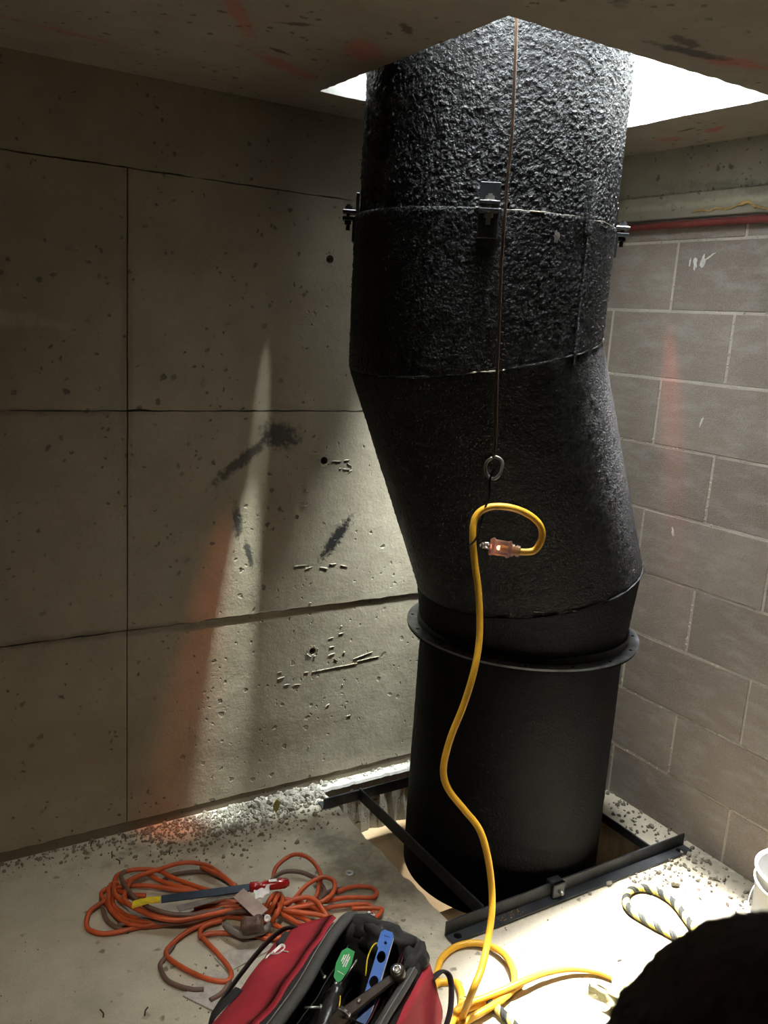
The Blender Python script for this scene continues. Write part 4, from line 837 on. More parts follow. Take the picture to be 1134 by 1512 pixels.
for i in range(len(loops) - 1):
    for k in range(n): q = (k + 1) % n; Fc.append((i * n + k, i * n + q, (i + 1) * n + q, (i + 1) * n + k))
Fc.append(tuple((len(loops) - 1) * n + k for k in range(n))); Fc.append(tuple(reversed(range(n))))
shell = mesh_obj('body', V, Fc, m_blk, bag, True)
def panel(sgn, mat, name, zlo, zhi, xa, xb, off=.010, rows=12, cols=30):
    V, Fc = [], []
    def wy(z):
        q_ = 0 if sgn < 0 else 1
        for A0, A1 in zip(prof_o, prof_o[1:]):
            if A0[2] <= z <= A1[2]: return A0[q_] + (A1[q_] - A0[q_]) * (z - A0[2]) / (A1[2] - A0[2])
        return prof_o[-1][q_]
    for s2 in (1, 0):
        for i in range(rows + 1):
            z = zlo + (zhi - zlo) * i / rows
            for j in range(cols + 1):
                x = xa + (xb - xa) * j / cols; xx = x + (-.02 * (1 - z / .25) if j < cols / 2 else 0)
                p = wrinkle(Vector((xx, sgn * wy(z), z)), .010); p += Vector((0, sgn * .9, .35)).normalized() * (off * s2 - .001 * (1 - s2)); V.append(p)
    m_ = (rows + 1) * (cols + 1)
    for i in range(rows):
        for j in range(cols): a = i * (cols + 1) + j; f = (a, a + 1, a + cols + 2, a + cols + 1); Fc.append(f if sgn < 0 else f[::-1])
    bd = [j for j in range(cols + 1)] + [(i + 1) * (cols + 1) + cols for i in range(rows)] + [rows * (cols + 1) + j for j in reversed(range(cols))] + [i * (cols + 1) for i in reversed(range(1, rows))]
    for k in range(len(bd)): a, b = bd[k], bd[(k + 1) % len(bd)]; Fc.append((a, b, m_ + b, m_ + a))
    return mesh_obj(name, V, Fc, mat, bag, True)
pL = panel(-1, m_red, 'side_panel', .035, .226, .0, LB - .02); pR = panel(1, m_red, 'side_panel', .035, .222, .03, LB - .02)
# binding round the mouth with a line of stitching, standing up at the far end
rimL = [Vector((x, -.040 - .004 * math.sin(x * 20), .236 + .006 * math.sin(x * 7 + .6))) for x in [LB, .38, .30, .22, .14, .07, .02, .0]] + [Vector((-.012, -.03, .236))]
tube('end_binding', [(-.008, -.03, .238), (-.012, .01, .236), (-.010, .06, .238), (-.004, .11, .236), (.01, .13, .238)], .006, m_grey, bag, 8, 5)
b1 = tube('rim_binding', rimL, .019, m_grey, bag, 10, 6, flat=.6)
tube('stitch_line', [p + Vector((0, -.008, .0122)) for p in rimL[:-2]], .0011, m_stitch, b1, 5, 6)
rimR = [Vector((x, .132 + .004 * math.sin(x * 17), .236 + .008 * math.sin(x * 9))) for x in [LB, .38, .30, .22, .14, .09]]
b2 = tube('rim_binding', rimR, .013, m_grey, bag, 10, 6, flat=.7)
tube('stitch_line', [p + Vector((0, .004, .0125)) for p in rimR], .0011, m_stitch, b2, 5, 6)
# folded black flap at the far right corner, pockets inside
def crumple(name, c, s_, amp, seed, mat, n=3):
    bm = bmesh.new(); bmesh.ops.create_icosphere(bm, subdivisions=n, radius=1)
    for v in bm.verts:
        d = v.co.normalized(); k = 1 + amp * noise.noise(d * 1.7 + Vector((seed, 0, 0))) + amp * .5 * abs(noise.noise(d * 4 + Vector((0, seed, 0)))); v.co = Vector((c[0] + d.x * s_[0] * k, c[1] + d.y * s_[1] * k, c[2] + d.z * s_[2] * k))
    return bm_obj(name, bm, mat, bag, True)
crumple('folded_flap', (.015, .055, .225), (.022, .05, .035), .7, 2, m_blk); crumple('folded_flap', (.05, .125, .215), (.05, .024, .035), .8, 5, m_blk); crumple('folded_flap', (.0, .01, .225), (.016, .05, .03), .6, 8, m_blk)
panel_in = sheet('inner_pocket', Vector((.15, .085, .185)), Vector((.26, 0, 0)), Vector((0, .03, .09)), 8, .012, 5, m_maroon, bag, .002)
sheet('inner_divider', Vector((.16, -.015, .16)), Vector((.24, 0, 0)), Vector((0, -.012, .10)), 8, .012, 9, m_blk, bag, .002)
m_white = simple('white_thread', (.9, .88, .86), .7, var=.04)
sheet('pocket_label', Vector((-.01, .008, .259)), Vector((.004, .018, 0)), Vector((.006, 0, .001)), 3, .001, 4, m_white, bag)
# carrying straps
m_strap = mk_canvas('black_webbing', (.014, .013, .014), (.03, .028, .028))
tube('strap', [(.0, -.150, .178), (.01, -.185, .168), (.05, -.214, .14), (.12, -.226, .12), (.19, -.228, .11), (.235, -.22, .115), (.225, -.208, .135), (.18, -.192, .15)], .014, m_strap, bag, 8, 6, flat=.22)
tube('strap', [(.03, .158, .185), (.005, .172, .192), (.0, .188, .182), (.02, .200, .160), (.05, .206, .135), (.09, .200, .105), (.14, .182, .085)], .014, m_strap, bag, 8, 6, flat=.25)
tube('strap', [(.30, .168, .15), (.23, .195, .16), (.15, .205, .15), (.12, .178, .12)], .012, m_strap, bag, 8, 6, flat=.25)
box('buckle', (.02, -.175, .150), (.06, -.155, .178), m_strap, bag, .003)
# stitched white mark on the left panel, copied as it looks: a looping stroke with a hooked tail
def on_panel(x, z):
    for A0, A1 in zip(prof_o, prof_o[1:]):
        if A0[2] <= z <= A1[2]: y = A0[0] + (A1[0] - A0[0]) * (z - A0[2]) / (A1[2] - A0[2]); break
    p = wrinkle(Vector((x - .02 * (1 - z / .25), -y, z)), .010); return p + Vector((0, -.9, .35)).normalized() * .0112
lg = [[(.119, .169), (.108, .168), (.092, .167), (.081, .161)], [(.107, .164), (.094, .164)], [(.106, .172), (.084, .170), (.062, .167)], [(.105, .173), (.108, .182), (.097, .185), (.081, .183), (.072, .176), (.082, .173), (.098, .174)], [(.095, .184), (.103, .195)]]
for st in lg: tube('white_mark', [on_panel(*p) for p in st], .0034, m_white, pL, 8, 6, flat=.35)

# ------------------------------------------------------------------ tools in the bag
def bv(k): return Vector(BP[k])
# blue torpedo level
m_blue = simple('blue_plastic', (.03, .16, .62), .4, var=.1); m_alu = simple('worn_aluminium', (.32, .33, .36), .4, .6)
lt, lb_ = bv('levT'), bv('levB'); lb2 = lb_ + (lb_ - lt) * .45; ax = (lb2 - lt).normalized(); view = (CAM - lt).normalized(); sd = ax.cross(view).normalized(); nn = sd.cross(ax)
lv = bpy.data.objects.new('torpedo_level', None); COL.objects.link(lv); LM = Matrix.Translation(lt) @ Matrix((sd, ax, nn)).transposed().to_4x4(); lv.matrix_world = LM
tag(lv, 'bright blue small spirit level with round cutouts standing in the tool bag', 'level')
LL = (lb2 - lt).length
outline = [(-.008, 0), (.008, 0), (.0135, .006), (.0135, .032), (.0095, .035), (.0095, LL), (-.0125, LL), (-.0125, .006)]
bm = bmesh.new(); 
vs = [bm.verts.new((x, y, 0)) for x, y in outline]; f = bm.faces.new(vs)
r_ = bmesh.ops.extrude_face_region(bm, geom=[f]); 
for v in r_['geom']:
    if isinstance(v, bmesh.types.BMVert): v.co.z += .014
bmesh.ops.recalc_face_normals(bm, faces=bm.faces[:]); body = bm_obj('body', bm, m_blue, lv)
bm = bmesh.new()
for (cy_, r0) in ((.022, .0028), (.048, .0085), (.093, .0085)):
    q = bmesh.ops.create_cone(bm, cap_ends=True, segments=20, radius1=r0, radius2=r0, depth=.05)
    for v in q['verts']: v.co = Vector((v.co.x - .001, v.co.y * (1.25 if r0 > .004 else 1) + cy_, v.co.z))
q = bmesh.ops.create_cube(bm, size=1)
for v in q['verts']: v.co = Vector((v.co.x * .012, v.co.y * .0022 + .011, v.co.z * .004 + .014))
cut = bm_obj('cut', bm, None)
cut.matrix_world = LM; bpy.context.view_layer.update(); md = body.modifiers.new('b', 'BOOLEAN'); md.object = cut; md.solver = 'EXACT'; bpy.context.view_layer.update()
me = bpy.data.meshes.new_from_object(body.evaluated_get(bpy.context.evaluated_depsgraph_get())); body.modifiers.clear(); body.data = me; bpy.data.objects.remove(cut)
box('metal_rail', (-.0145, .008, .001), (-.0122, LL, .013), m_alu, lv, .0004); lathe('vial', [(.0032, -.008), (.0032, .008), (0, .009)], simple('vial_green', (.25, .5, .15), .1), lv, 10, Matrix.Translation((-.001, .070, .008)) @ Matrix.Rotation(PI / 2, 4, 'Y'))
# green pack
m_green = simple('green_card', (.02, .36, .10), .5, var=.12)
gt, gb = bv('grnT'), bv('grnB'); ax = (gb - gt).normalized(); view = (CAM - gt).normalized(); sd = ax.cross(view).normalized(); nn = sd.cross(ax)
gp = bpy.data.objects.new('green_pack', None); COL.objects.link(gp); gp.matrix_world = Matrix.Translation(gt) @ Matrix((sd, ax, nn)).transposed().to_4x4(); tag(gp, 'bright green tool pack with blocky white lettering inside the tool bag', 'pack')
GL = (gb - gt).length; outl = [(-.010, 0), (.006, .0), (.0135, .010), (.0135, GL * .55), (.006, GL * .93), (-.006, GL * 1.04), (-.0135, GL * .82), (-.0145, GL * .35)]
V = [Vector((x, y, z)) for z in (0, .009) for x, y in outl]; m_ = len(outl); Fc = [tuple(range(m_))[::-1], tuple(range(m_, 2 * m_))] + [(k, (k + 1) % m_, m_ + (k + 1) % m_, m_ + k) for k in range(m_)]
mesh_obj('card', V, Fc, m_green, gp)
bm = bmesh.new()
for (x0, x1, y0, y1) in ((-.0068, -.0046, .012, .032), (-.003, -.0008, .009, .034), (.0009, .003, .012, .030), (-.0068, -.0008, .019, .0215), (.0046, .0066, .014, .027), (.0009, .0066, .0195, .022), (-.010, .004, .0445, .0455)):
    abox(bm, (x0, y0, .0088), (x1, y1, .0096))
bm_obj('lettering', bm, m_white, gp)
# screwdriver: black handle with a yellow inlay
sv = thing('screwdriver', 'fat black screwdriver with yellow inlay and thin steel shaft lying in the tool bag', 'screwdriver')
a, b, c_ = bv('drvT'), bv('drvM'), bv('drvB'); M_ = axis_M(b, c_); L_ = (c_ - b).length * 1.35
m_hblack = simple('black_rubber', (.022, .02, .018), .3, var=.3)
lathe('handle', [(.006, -.006), (.0125, -.004), (.0135, .004), (.0105, .010), (.014, .022), (.0175, .045), (.0165, L_ - .012), (.012, L_ - .002), (0, L_)], m_hblack, sv, 14, M_)
sdv = (c_ - b).normalized().cross(view).normalized()
for w_ in (1,): tube('yellow_inlay', [b + (c_ - b) * t + (-sdv * .012 + view * .008) * (1 if t > .15 else .7) for t in (.12, .35, .6, .9, 1.15)], .0032, m_yel, sv, 8, 4)
lathe('shaft', [(.0028, 0), (.0028, (a - b).length + .03), (.001, (a - b).length + .034)], m_steel, sv, 8, axis_M(b, a + (a - b) * .2))
# pry tool / wrench lying across
hw = thing('adjustable_wrench', 'worn brown wrench with round steel end across the right of the tool bag', 'wrench')
a, b = bv('hamT'), bv('hamB'); m_dk = simple('worn_dark_steel', (.05, .037, .028), .35, .4, var=.4)
flatbar('handle', a + (b - a) * .1, b, .017, .024, .012, m_dk, hw, tilt=-.3, bev=.003)
lathe('round_end', [(.006, -.012), (.013, -.012), (.0145, 0), (.0135, .016), (.009, .018), (.008, .012), (0, .012)], m_dk, hw, 16, axis_M(a, a + Vector((-.02, -.01, .05))))
lathe('steel_socket', [(.0085, .012), (.0095, .0195), (.0055, .0205), (.005, .014), (0, .014)], m_steel, hw, 14, axis_M(a, a + Vector((-.02, -.01, .05))))
flatbar('jaw', b + (b - a) * -.08, b + (b - a) * .28 + Vector((0, 0, -.012)), .036, .030, .013, m_dk, hw, tilt=-.3, bev=.004)
for t_, o_ in ((.72, .0), (1.0, .004)): lathe('rivet', [(.005, 0), (.0045, .003), (0, .0035)], m_bolt, hw, 10, axis_M(a.lerp(b, t_) + Vector((o_, 0, .0065)), a.lerp(b, t_) + Vector((-.01, -.015, .06))))
# further handles standing in the bag
def local(x, y, z): return MB @ Vector((x, y, z))
specs = [((.26, -.03, .12), (.36, -.01, .21), .011, m_hblack, 'black rubber plier grip leaning in the near left part of the tool bag'),
         ((.22, -.065, .11), (.30, -.075, .205), .008, m_hblack, 'slim black tool handle against the left lining of the bag'),
         ((.20, .06, .12), (.31, .055, .215), .009, m_dk, 'brown tool handle under the worn wrench in the bag'),
         ((.13, .035, .12), (.20, .025, .20), .008, m_dk, 'thin dark bar between the green pack and the blue level'),
         ((.30, .03, .12), (.42, .035, .20), .012, m_hblack, 'thick black grip nearest the camera in the tool bag')]
for a, b, r_, m_, lb in specs:
    a, b = local(*a), local(*b); t_ = thing('hand_tool', lb, 'tool'); L_ = (b - a).length
    lathe('grip', [(r_ * .7, -.004), (r_, .004), (r_ * .8, L_ * .3), (r_ * 1.15, L_ * .7), (r_, L_ - .004), (0, L_ + .003)], m_, t_, 12, axis_M(a, b))
    lathe('shank', [(.004, 0), (.003, .05), (.003, .07), (0, .072)], m_bolt, t_, 8, axis_M(a, a + (a - b)))
m_brass = simple('brass', (.6, .42, .22), .3, 1.0)
for k, (x, y, z) in enumerate([(.155, .005, .215), (.215, .0, .21), (.235, .065, .235), (.135, -.03, .205)]):
    f_ = thing('bolt', ['small shiny fastener beside the green pack in the bag', 'small shiny fastener beside the screwdriver shaft in the bag', 'small shiny fastener at the right rim of the bag', 'small shiny fastener behind the screwdriver in the bag'][k], 'bolt', local(x, y, z), (.5 + k, .4, k))
    lathe('head', [(.005, 0), (.006, .002), (.0045, .005), (0, .0055)], m_bolt, f_, 6); lathe('shaft', [(.0025, -.03), (.0025, 0)], m_bolt, f_, 8)
sheet_t = thing('card_scrap', 'grey silvery card sticking up behind the blue level in the tool bag', 'card')
q = bv('cardA'); sheet('card', q + Vector((0, 0, -.004)), Vector((.034, .022, .004)), Vector((-.020, .012, .02)), 3, .004, 6, simple('silver_card', (.38, .37, .36), .4, .2), sheet_t, .001)
tube_y = tag(tube('tape_loop', [local(.12, .052, .225), local(.10, .047, .25), (local(.075, .05, .262)), local(.06, .06, .25)], .003, m_yel, n=8, flat=.5), 'thin yellow strap curling behind the blue level', 'strap')

# ------------------------------------------------------------------ floor debris
m_rub = concrete('rubble_concrete', (.28, .25, .20), (.17, .15, .12), .95, specks=False); m_rub2 = concrete('rubble_dark', (.36, .33, .27), (.22, .20, .16), .95, specks=False)
V, Fc = [], []; rr = random.Random(21)
def pile(n, fx, fy, fr_):
    for k in range(n):
        x, y, r_ = fx(), fy(), fr_(); 
        if HX0 - .01 < x < HX1 + .01 and HY0 - .01 < y < HY1 + .01: continue
        stone_geo(V, Fc, Vector((x, y, r_ * .35)), r_, rr.random())
pile(1900, lambda: rr.gauss(-1.13, .17), lambda: -abs(rr.gauss(.0, .085)) - .005, lambda: abs(rr.gauss(.0025, .0028)) + .0012)
pile(500, lambda: rr.uniform(-2.0, -.8), lambda: -abs(rr.gauss(0, .03)) - .002, lambda: abs(rr.gauss(.003, .002)) + .001)
pile(420, lambda: rr.gauss(-.05, .05), lambda: rr.uniform(-1.25, -.2), lambda: abs(rr.gauss(.004, .003)) + .0015)
pile(260, lambda: rr.gauss(-.95, .07), lambda: -abs(rr.gauss(.03, .03)) - .004, lambda: abs(rr.gauss(.008, .003)) + .002)
pile(120, lambda: rr.uniform(-.3, -.02), lambda: rr.gauss(-.84, .03), lambda: abs(rr.gauss(.004, .002)) + .001)
pile(350, lambda: rr.uniform(-1.9, -.2), lambda: rr.uniform(-1.2, -.05), lambda: abs(rr.gauss(.001, .001)) + .0008)
pile(90, lambda: rr.gauss(-1.42, .05), lambda: rr.gauss(-.70, .06), lambda: abs(rr.gauss(.002, .001)) + .001)
pile(300, lambda: rr.uniform(-.83, -.1), lambda: rr.uniform(-.035, -.004), lambda: abs(rr.gauss(.005, .003)) + .002)
o = mesh_obj('rubble', V, Fc, m_rub); o['kind'] = 'stuff'; tag(o, 'loose concrete crumbs and dust strewn along the foot of the walls', 'rubble')
chunks = [((-1.0, -.055), .024, 'largest pale lump on the rubble heap by the left wall'), ((-.985, -.10), .014, 'smaller lump just in front of the largest one on the heap'), ((-1.085, -.12), .012, 'small grey chunk on the left flank of the rubble heap'),
          ((-1.18, -.13), .016, 'grey chunk at the left end of the rubble heap'), ((-1.24, -.10), .013, 'dark chunk left of the rubble heap, below the red glow'), ((-.90, -.06), .02, 'chunk at the corner of the hole beside the bar end'),
          ((-.93, -.155), .014, 'lone dark stone beside the left tip of the rear bar'), ((-.20, -.89), .017, 'dark stone on the bright floor above the rope loop'), ((-.365, -.805), .014, 'lump of mortar resting against the front bar'),
          ((-.06, -.84), .014, 'stone near the right end of the front bar'), ((-.04, -1.0), .012, 'reddish crumb of block at the foot of the right wall'), ((-.44, -.81), .008, 'tiny stone in front of the front bar beside the clamp')]
for k, ((x, y), r_, lb) in enumerate(chunks):
    V, Fc = [], []; stone_geo(V, Fc, Vector((0, 0, r_ * .5)), r_, k * 3 + 1)
    o = mesh_obj('concrete_chunk', V, Fc, m_rub2 if 'dark' in lb else m_rub); o.location = (x, y, 0); tag(o, lb, 'stone')
    md = o.modifiers.new('s', 'BEVEL'); md.width = r_ * .12; md.segments = 1
# slab edge remnant along the cast wall behind the hole
m_white_lip = concrete('chalky_lip', (.34, .32, .28), (.22, .2, .17), .9, relief=2.5)
V, Fc = [], []; nx = 90
for i in range(nx + 1):
    x = -.90 + .88 * i / nx; e = noise.noise(Vector((x * 40, 0, 0))) * .005
    V += [Vector((x, -.048 + e, .0)), Vector((x, -.044 + e, .008 + e * .4)), Vector((x, -.018 + e, .010)), Vector((x, -.008, 0))]
for i in range(nx):
    for q in range(3): Fc.append((i * 4 + q, i * 4 + 4 + q, i * 4 + 5 + q, i * 4 + 1 + q))
o = mesh_obj('trim_3', V, Fc, m_white_lip); o['kind'] = 'structure'
# pale screed strip between right cross bar and block wall
# nails and rebar stubs
m_nail = simple('rusty_nail', (.09, .06, .045), .6, .5)
for k, (key, ang, lb) in enumerate([('nail0', .3, 'bent nail standing in the floor nearest the left wall'), ('nail1', 1.2, 'nail in the floor between the wall and the orange coil'), ('nail2', 2.4, 'short bent nail just above the orange coil'), ('nail3', 1.8, 'slanting nail stub under the lit patch of the wall'), ('nail4', .5, 'upright nail on the floor at the bottom of the picture'), ('nail5', 2.0, 'nail left of the bottom one'), ('nail6', .9, 'nail right of the coil top by the dust')]):
    p = Vector(BP[key]); o = tube('nail', [(0, 0, -.002), (.001, 0, .008), (.003 * math.cos(ang), .003 * math.sin(ang), .012), (.010 * math.cos(ang), .010 * math.sin(ang), .014)], .0016, m_nail, n=6); o.location = p; tag(o, lb, 'nail')
m_zinc = simple('zinc_washer', (.55, .55, .55), .35, .9)
V = lathe('washer', [(.0045, 0), (.0125, 0), (.0125, .002), (.0045, .002), (.0045, 0)], m_zinc, n=24); V.location = (BP['washer'][0], BP['washer'][1], .001); tag(V, 'steel washer lying on the floor between the coil and the hole', 'washer')
m_leaf = simple('dry_leaf', (.45, .38, .12), .7)
lf = thing('dry_leaf', 'dry yellowish leaf standing in the rubble heap', 'leaf'); q = bv('leaf')
V = [q + Vector((x * .9, -.2 * x, z)) for x, z in ((0, -.01), (-.012, .008), (-.011, .02), (-.004, .034), (0, .038), (.009, .03), (.011, .016), (.006, .004))]
V += [v + Vector((.001, .0025, 0)) for v in V]; m_ = 8
mesh_obj('blade', V, [tuple(range(m_)), tuple(reversed(range(m_, 2 * m_)))] + [(k, m_ + k, m_ + (k + 1) % m_, (k + 1) % m_) for k in range(m_)], m_leaf, lf)
m_shard = simple('shard', (.08, .07, .06), .5)
V, Fc = [], []; stone_geo(V, Fc, Vector((0, 0, .003)), .012, 3); o = mesh_obj('splinter', [Vector((v.x * 1.2, v.y * .3, v.z * .5)) for v in V], Fc, m_shard); o.location = bv('shard'); tag(o, 'thin dark splinter on the brightest patch of floor', 'splinter')
# torn concrete flakes under the coil
pl_ = simple('mortar_flake', (.42, .38, .34), .9, bump=.8)
for (x, y, lx, ly, a, lb) in [(-1.43, -.70, .10, .15, .55, 'patch of dusty torn board lying under the lower orange loop'), (-1.34, -.60, .13, .06, .2, 'reddish flat board scrap under the coil by the plug')]:
    o = box('board_scrap', (-lx / 2, -ly / 2, 0), (lx / 2, ly / 2, .004), pl_, bev=.001); o.location = (x, y, .0005); o.rotation_euler = (0, 0, a); tag(o, lb, 'board')
# work glove lying by the yellow cord
m_glove = simple('pale_leather', (.40, .37, .20), .8, var=.3, bump=.6)
gl = thing('crumpled_glove', 'crumpled pale yellow leather glove on the floor under the yellow cord', 'glove')
q = bv('glove')
crv = [Vector(v) for v in ((-.045, .02, .004), (-.035, .018, .028), (-.022, .0, .034), (-.005, -.012, .018), (.012, -.004, .02), (.022, .012, .04), (.03, .02, .03))]
V, Fc = [], []; P_ = catmull(crv, 5)
for i, p in enumerate(P_):
    for j in range(9):
        s_ = j / 8; V.append(q + Vector((p.x + s_ * .035 + .006 * noise.noise(Vector((i * .3, j * .4, 0))), p.y - s_ * .075, max(.003, p.z * (1 - .55 * s_) + .008 * noise.noise(Vector((i * .35, j * .5, 4)))))))
nv = len(V); V += [v - Vector((0, 0, .0028)) for v in V]
for i in range(len(P_) - 1):
    for j in range(8): a = i * 9 + j; Fc += [(a, a + 1, a + 10, a + 9), (nv + a, nv + a + 9, nv + a + 10, nv + a + 1)]
for i in range(len(P_) - 1): a = i * 9; Fc += [(a, a + 9, nv + a + 9, nv + a), (a + 17, a + 8, nv + a + 8, nv + a + 17)]
for j in range(8): Fc += [(j + 1, j, nv + j, nv + j + 1), ((len(P_) - 1) * 9 + j, (len(P_) - 1) * 9 + j + 1, nv + (len(P_) - 1) * 9 + j + 1, nv + (len(P_) - 1) * 9 + j)]
mesh_obj('palm', V, Fc, m_glove, gl, True)
for k in range(4): tube('finger', [q + Vector((.0 + k * .018, -.05 - k * .004, .014)), q + Vector((.012 + k * .018, -.085, .017)), q + Vector((.02 + k * .019, -.115 + abs(k - 1.4) * .008, .012))], .011, m_glove, gl, 10, 4, rf=lambda t: 1 - .35 * t * t)
# ------------------------------------------------------------------ white bucket at the right edge
m_pail = simple('white_bucket_plastic', (.82, .82, .80), .4, var=.03, sc=6)
bk_ = thing('white_bucket', 'white plastic bucket standing on the floor at the foot of the block wall', 'bucket', (-.185, -1.225, 0))
lathe('body', [(0, .002), (.088, .002), (.092, .008), (.104, .20), (.1075, .205), (.1075, .212), (.104, .214), (.1055, .235), (.110, .238), (.110, .243), (.1045, .244), (.101, .235), (.089, .012), (0, .010)], m_pail, bk_, 48)
tube('handle', [Vector((.109 * math.cos(a), .109 * math.sin(a), .222 - .10 * math.sin((a - .9) / 3.14159 * PI) ** 1)) for a in [.9 + PI * k / 16 for k in range(17)]], .0022, m_steel, bk_, 8, 3)
tube('handle_grip', [Vector((.112 * math.cos(a), .112 * math.sin(a), .222 - .10 * math.sin(a - .9))) for a in [.9 + PI * (6.5 + k * .5) / 16 for k in range(7)]], .006, m_pail, bk_, 8, 3)
# ------------------------------------------------------------------ person kneeling in the near right, back of the capped head in frame
m_cloth = simple('dark_workwear', (.03, .024, .022), .9, var=.3, sc=30, bump=.5); m_knit = simple('dark_knit', (.075, .052, .042), .95, var=.4, sc=120, bump=1.0, bd=.004)
m_skin = simple('skin', (.42, .25, .18), .55, var=.08); m_boot = simple('boot_leather', (.04, .03, .022), .6)
HC = Vector((-1.689, -2.068, 1.052))
face = Vector((.35, .94, 0)).normalized(); side = Vector((face.y, -face.x, 0))
def body_pt(f_, s_, z): return Vector((HC.x, HC.y, 0)) + face * f_ + side * s_ + Vector((0, 0, z))
per = thing('person', 'person in dark work clothes and knit cap at the bottom right corner, out of focus', 'person', (HC.x, HC.y, 0))
PO = Vector((HC.x, HC.y, 0))
jt = {'pel': (-.16, 0, .50, .135), 'sp': (-.13, 0, .64, .13), 'ch': (-.07, 0, .80, .145), 'ub': (-.04, 0, .90, .12), 'nk': (-.02, 0, .965, .055), 'hb': (-.005, 0, 1.02, .055)}
for s_, t_ in ((1, 'R'), (-1, 'L')):
    jt.update({'sh' + t_: (-.035, .17 * s_, .885, .062), 'el' + t_: (.02, .225 * s_, .62, .045), 'wr' + t_: (.17, .15 * s_, .47, .03),
               'hp' + t_: (-.15, .095 * s_, .44, .095), 'kn' + t_: (.12, .13 * s_, .075, .068), 'cf' + t_: (-.12, .12 * s_, .075, .058), 'an' + t_: (-.30, .11 * s_, .065, .04), 'to' + t_: (-.38, .11 * s_, .04, .034)})
ed = [('pel', 'sp'), ('sp', 'ch'), ('ch', 'ub'), ('ub', 'nk'), ('nk', 'hb')]
for t_ in 'RL': ed += [('ub', 'sh' + t_), ('sh' + t_, 'el' + t_), ('el' + t_, 'wr' + t_), ('pel', 'hp' + t_), ('hp' + t_, 'kn' + t_), ('kn' + t_, 'cf' + t_), ('cf' + t_, 'an' + t_), ('an' + t_, 'to' + t_)]
def skinned(name, joints, edges, root, mat, parent, lv=2):
    ks = list(joints); me = bpy.data.meshes.new(name); me.from_pydata([body_pt(*joints[k][:3]) - PO for k in ks], [(ks.index(a), ks.index(b)) for a, b in edges], [])
    o = bpy.data.objects.new(name, me); COL.objects.link(o); md = o.modifiers.new('skin', 'SKIN'); md.use_smooth_shade = True
    sk = me.skin_vertices[0].data if me.skin_vertices else None
    if sk is None: 
        bm = bmesh.new(); bm.from_mesh(me); bm.verts.layers.skin.verify(); bm.to_mesh(me); bm.free(); sk = me.skin_vertices[0].data
    for i, k in enumerate(ks): sk[i].radius = (joints[k][3], joints[k][3]); sk[i].use_root = (k == root)
    sb = o.modifiers.new('sub', 'SUBSURF'); sb.levels = lv; sb.render_levels = lv
    bpy.context.view_layer.update(); m2 = bpy.data.meshes.new_from_object(o.evaluated_get(bpy.context.evaluated_depsgraph_get())); o.modifiers.clear(); o.data = m2; m2.materials.clear(); m2.materials.append(mat)
    m2.polygons.foreach_set('use_smooth', [True] * len(m2.polygons)); o.parent = parent; return o
skinned('clothed_body', jt, ed, 'pel', m_cloth, per)
# head: ovoid with brow, nose, jaw; z up, +f forward
bm = bmesh.new(); bmesh.ops.create_icosphere(bm, subdivisions=4, radius=1)
for v in bm.verts:
    d = v.co.copy(); f_, s_, z = d.y, d.x, d.z
    r_ = Vector((s_ * .076, f_ * .096, z * .115))
    if z < -.2: r_.x *= 1 - .28 * (-z - .2); r_.y += .012 * (-z - .2) if f_ > 0 else -.02 * z * 0
    if f_ > .5 and abs(s_) < .22: r_.y += .020 * math.exp(-((z + .18) / .16) ** 2) * (1 - abs(s_) / .22)
    if f_ > .4: r_.y -= .007 * math.exp(-((abs(s_) - .36) / .14) ** 2 - ((z - .05) / .12) ** 2); r_.y += .004 * math.exp(-((z + .52) / .07) ** 2 - (s_ / .3) ** 2)
    v.co = side * r_.x + face * r_.y + Vector((0, 0, r_.z)) + HC - PO
head = bm_obj('head', bm, m_skin, per, True)
for s_ in (1, -1):
    crn = HC - PO + side * (.076 * s_) + face * .0 + Vector((0, 0, -.01)); tube('ear', [crn + Vector((0, 0, .028)), crn + face * -.014 + side * .008 * s_ + Vector((0, 0, .018)), crn + face * -.012 + side * .008 * s_ + Vector((0, 0, -.01)), crn + Vector((0, 0, -.026))], .0075, m_skin, head, 8, 4)
    e_ = HC - PO + side * (.031 * s_) + face * .083 + Vector((0, 0, .004)); bm = bmesh.new(); bmesh.ops.create_uvsphere(bm, u_segments=14, v_segments=10, radius=.0115); bmesh.ops.translate(bm, vec=e_, verts=bm.verts); bm_obj('eye', bm, m_whitep, head, True)
    bm = bmesh.new(); bmesh.ops.create_uvsphere(bm, u_segments=10, v_segments=8, radius=.0055); bmesh.ops.translate(bm, vec=e_ + face * .0075, verts=bm.verts); bm_obj('iris', bm, m_boot, head, True)
tube('mouth', [HC - PO + face * .094 + side * k + Vector((0, 0, -.062 - abs(k) * .1)) - face * abs(k) * .3 for k in (-.022, -.01, 0, .01, .022)], .0035, simple('lips', (.4, .17, .14), .5), head, 6, 3)
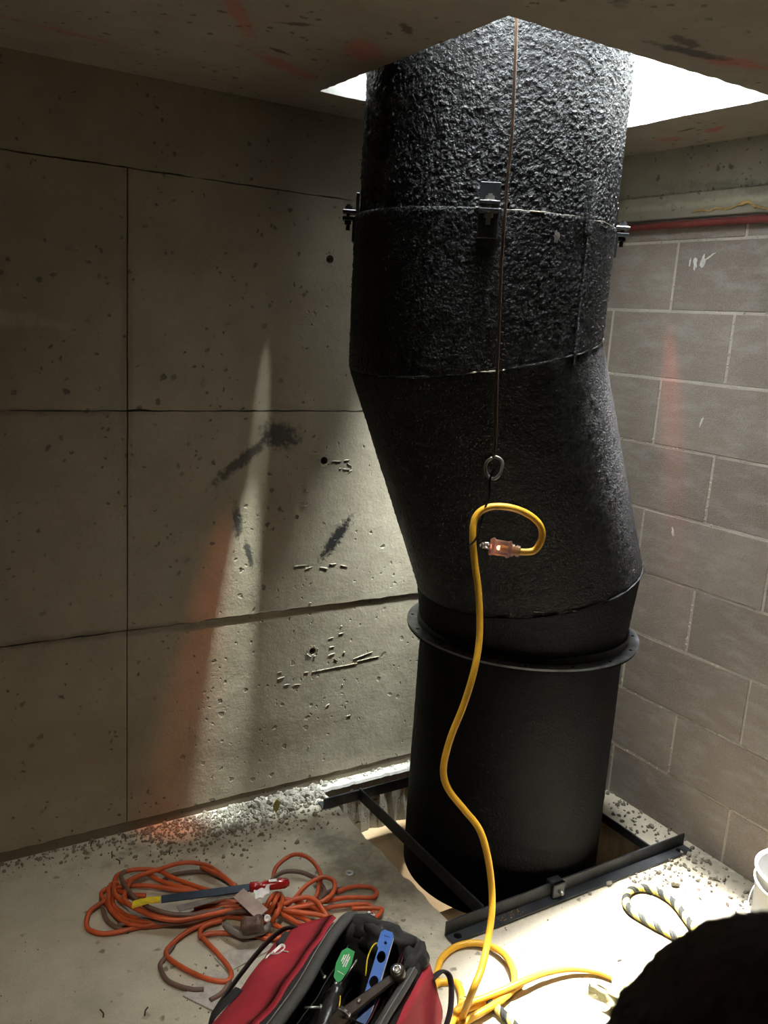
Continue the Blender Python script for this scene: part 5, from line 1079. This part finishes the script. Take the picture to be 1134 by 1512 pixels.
# knit cap with fine wool nap
bm = bmesh.new(); bmesh.ops.create_icosphere(bm, subdivisions=6, radius=1)
dl = []
for v in bm.verts:
    d = v.co.copy()
    if d.z < .02 - .18 * (d.y < 0) * abs(d.y): dl.append(v)
    k = 1 + .03 * noise.noise(d * 5) + .02 * noise.noise(d * 22) + .022 * abs(noise.noise(d * 60))
    v.co = (side * d.x * .104 + face * d.y * .122 + Vector((0, 0, d.z * .122 + .012))) * k + HC - PO
bmesh.ops.delete(bm, geom=dl, context='VERTS'); bm_obj('knit_cap', bm, m_knit, per, True)
# hands: palm and five fingers each
for s_, t_ in ((1, 'R'), (-1, 'L')):
    w_ = jt['wr' + t_]; H_ = {'w': (w_[0], w_[1], w_[2], .026), 'p': (w_[0] + .045, w_[1] - .02 * s_, w_[2] - .025, .030), 'q': (w_[0] + .075, w_[1] - .03 * s_, w_[2] - .04, .026)}
    E_ = [('w', 'p'), ('p', 'q')]
    hnd = skinned('hand', H_, E_, 'w', m_skin, per, 2)
    for k in range(4):
        o_ = (k - 1.5) * .019; L_ = (.062, .072, .068, .052)[k]; F_ = {}; 
        for j, (a_, b_) in enumerate(((0, 0), (.4, .004), (.75, .016), (1, .032))): F_[str(j)] = (w_[0] + .07 + L_ * a_, w_[1] - .03 * s_ + o_, w_[2] - .036 - b_, .0095 - .0008 * j)
        skinned('finger', F_, [('0', '1'), ('1', '2'), ('2', '3')], '0', m_skin, hnd, 1)
    F_ = {'0': (w_[0] + .03, w_[1] - .035 * s_, w_[2] - .02, .012), '1': (w_[0] + .055, w_[1] - .065 * s_, w_[2] - .03, .0105), '2': (w_[0] + .085, w_[1] - .075 * s_, w_[2] - .045, .009)}
    skinned('thumb', F_, [('0', '1'), ('1', '2')], '0', m_skin, hnd, 1)
    bo = {'a': (-.29, .11 * s_, .07, .048), 'b': (-.35, .11 * s_, .05, .046), 'c': (-.42, .11 * s_, .045, .038)}
    skinned('boot', bo, [('a', 'b'), ('b', 'c')], 'a', m_boot, per, 2)
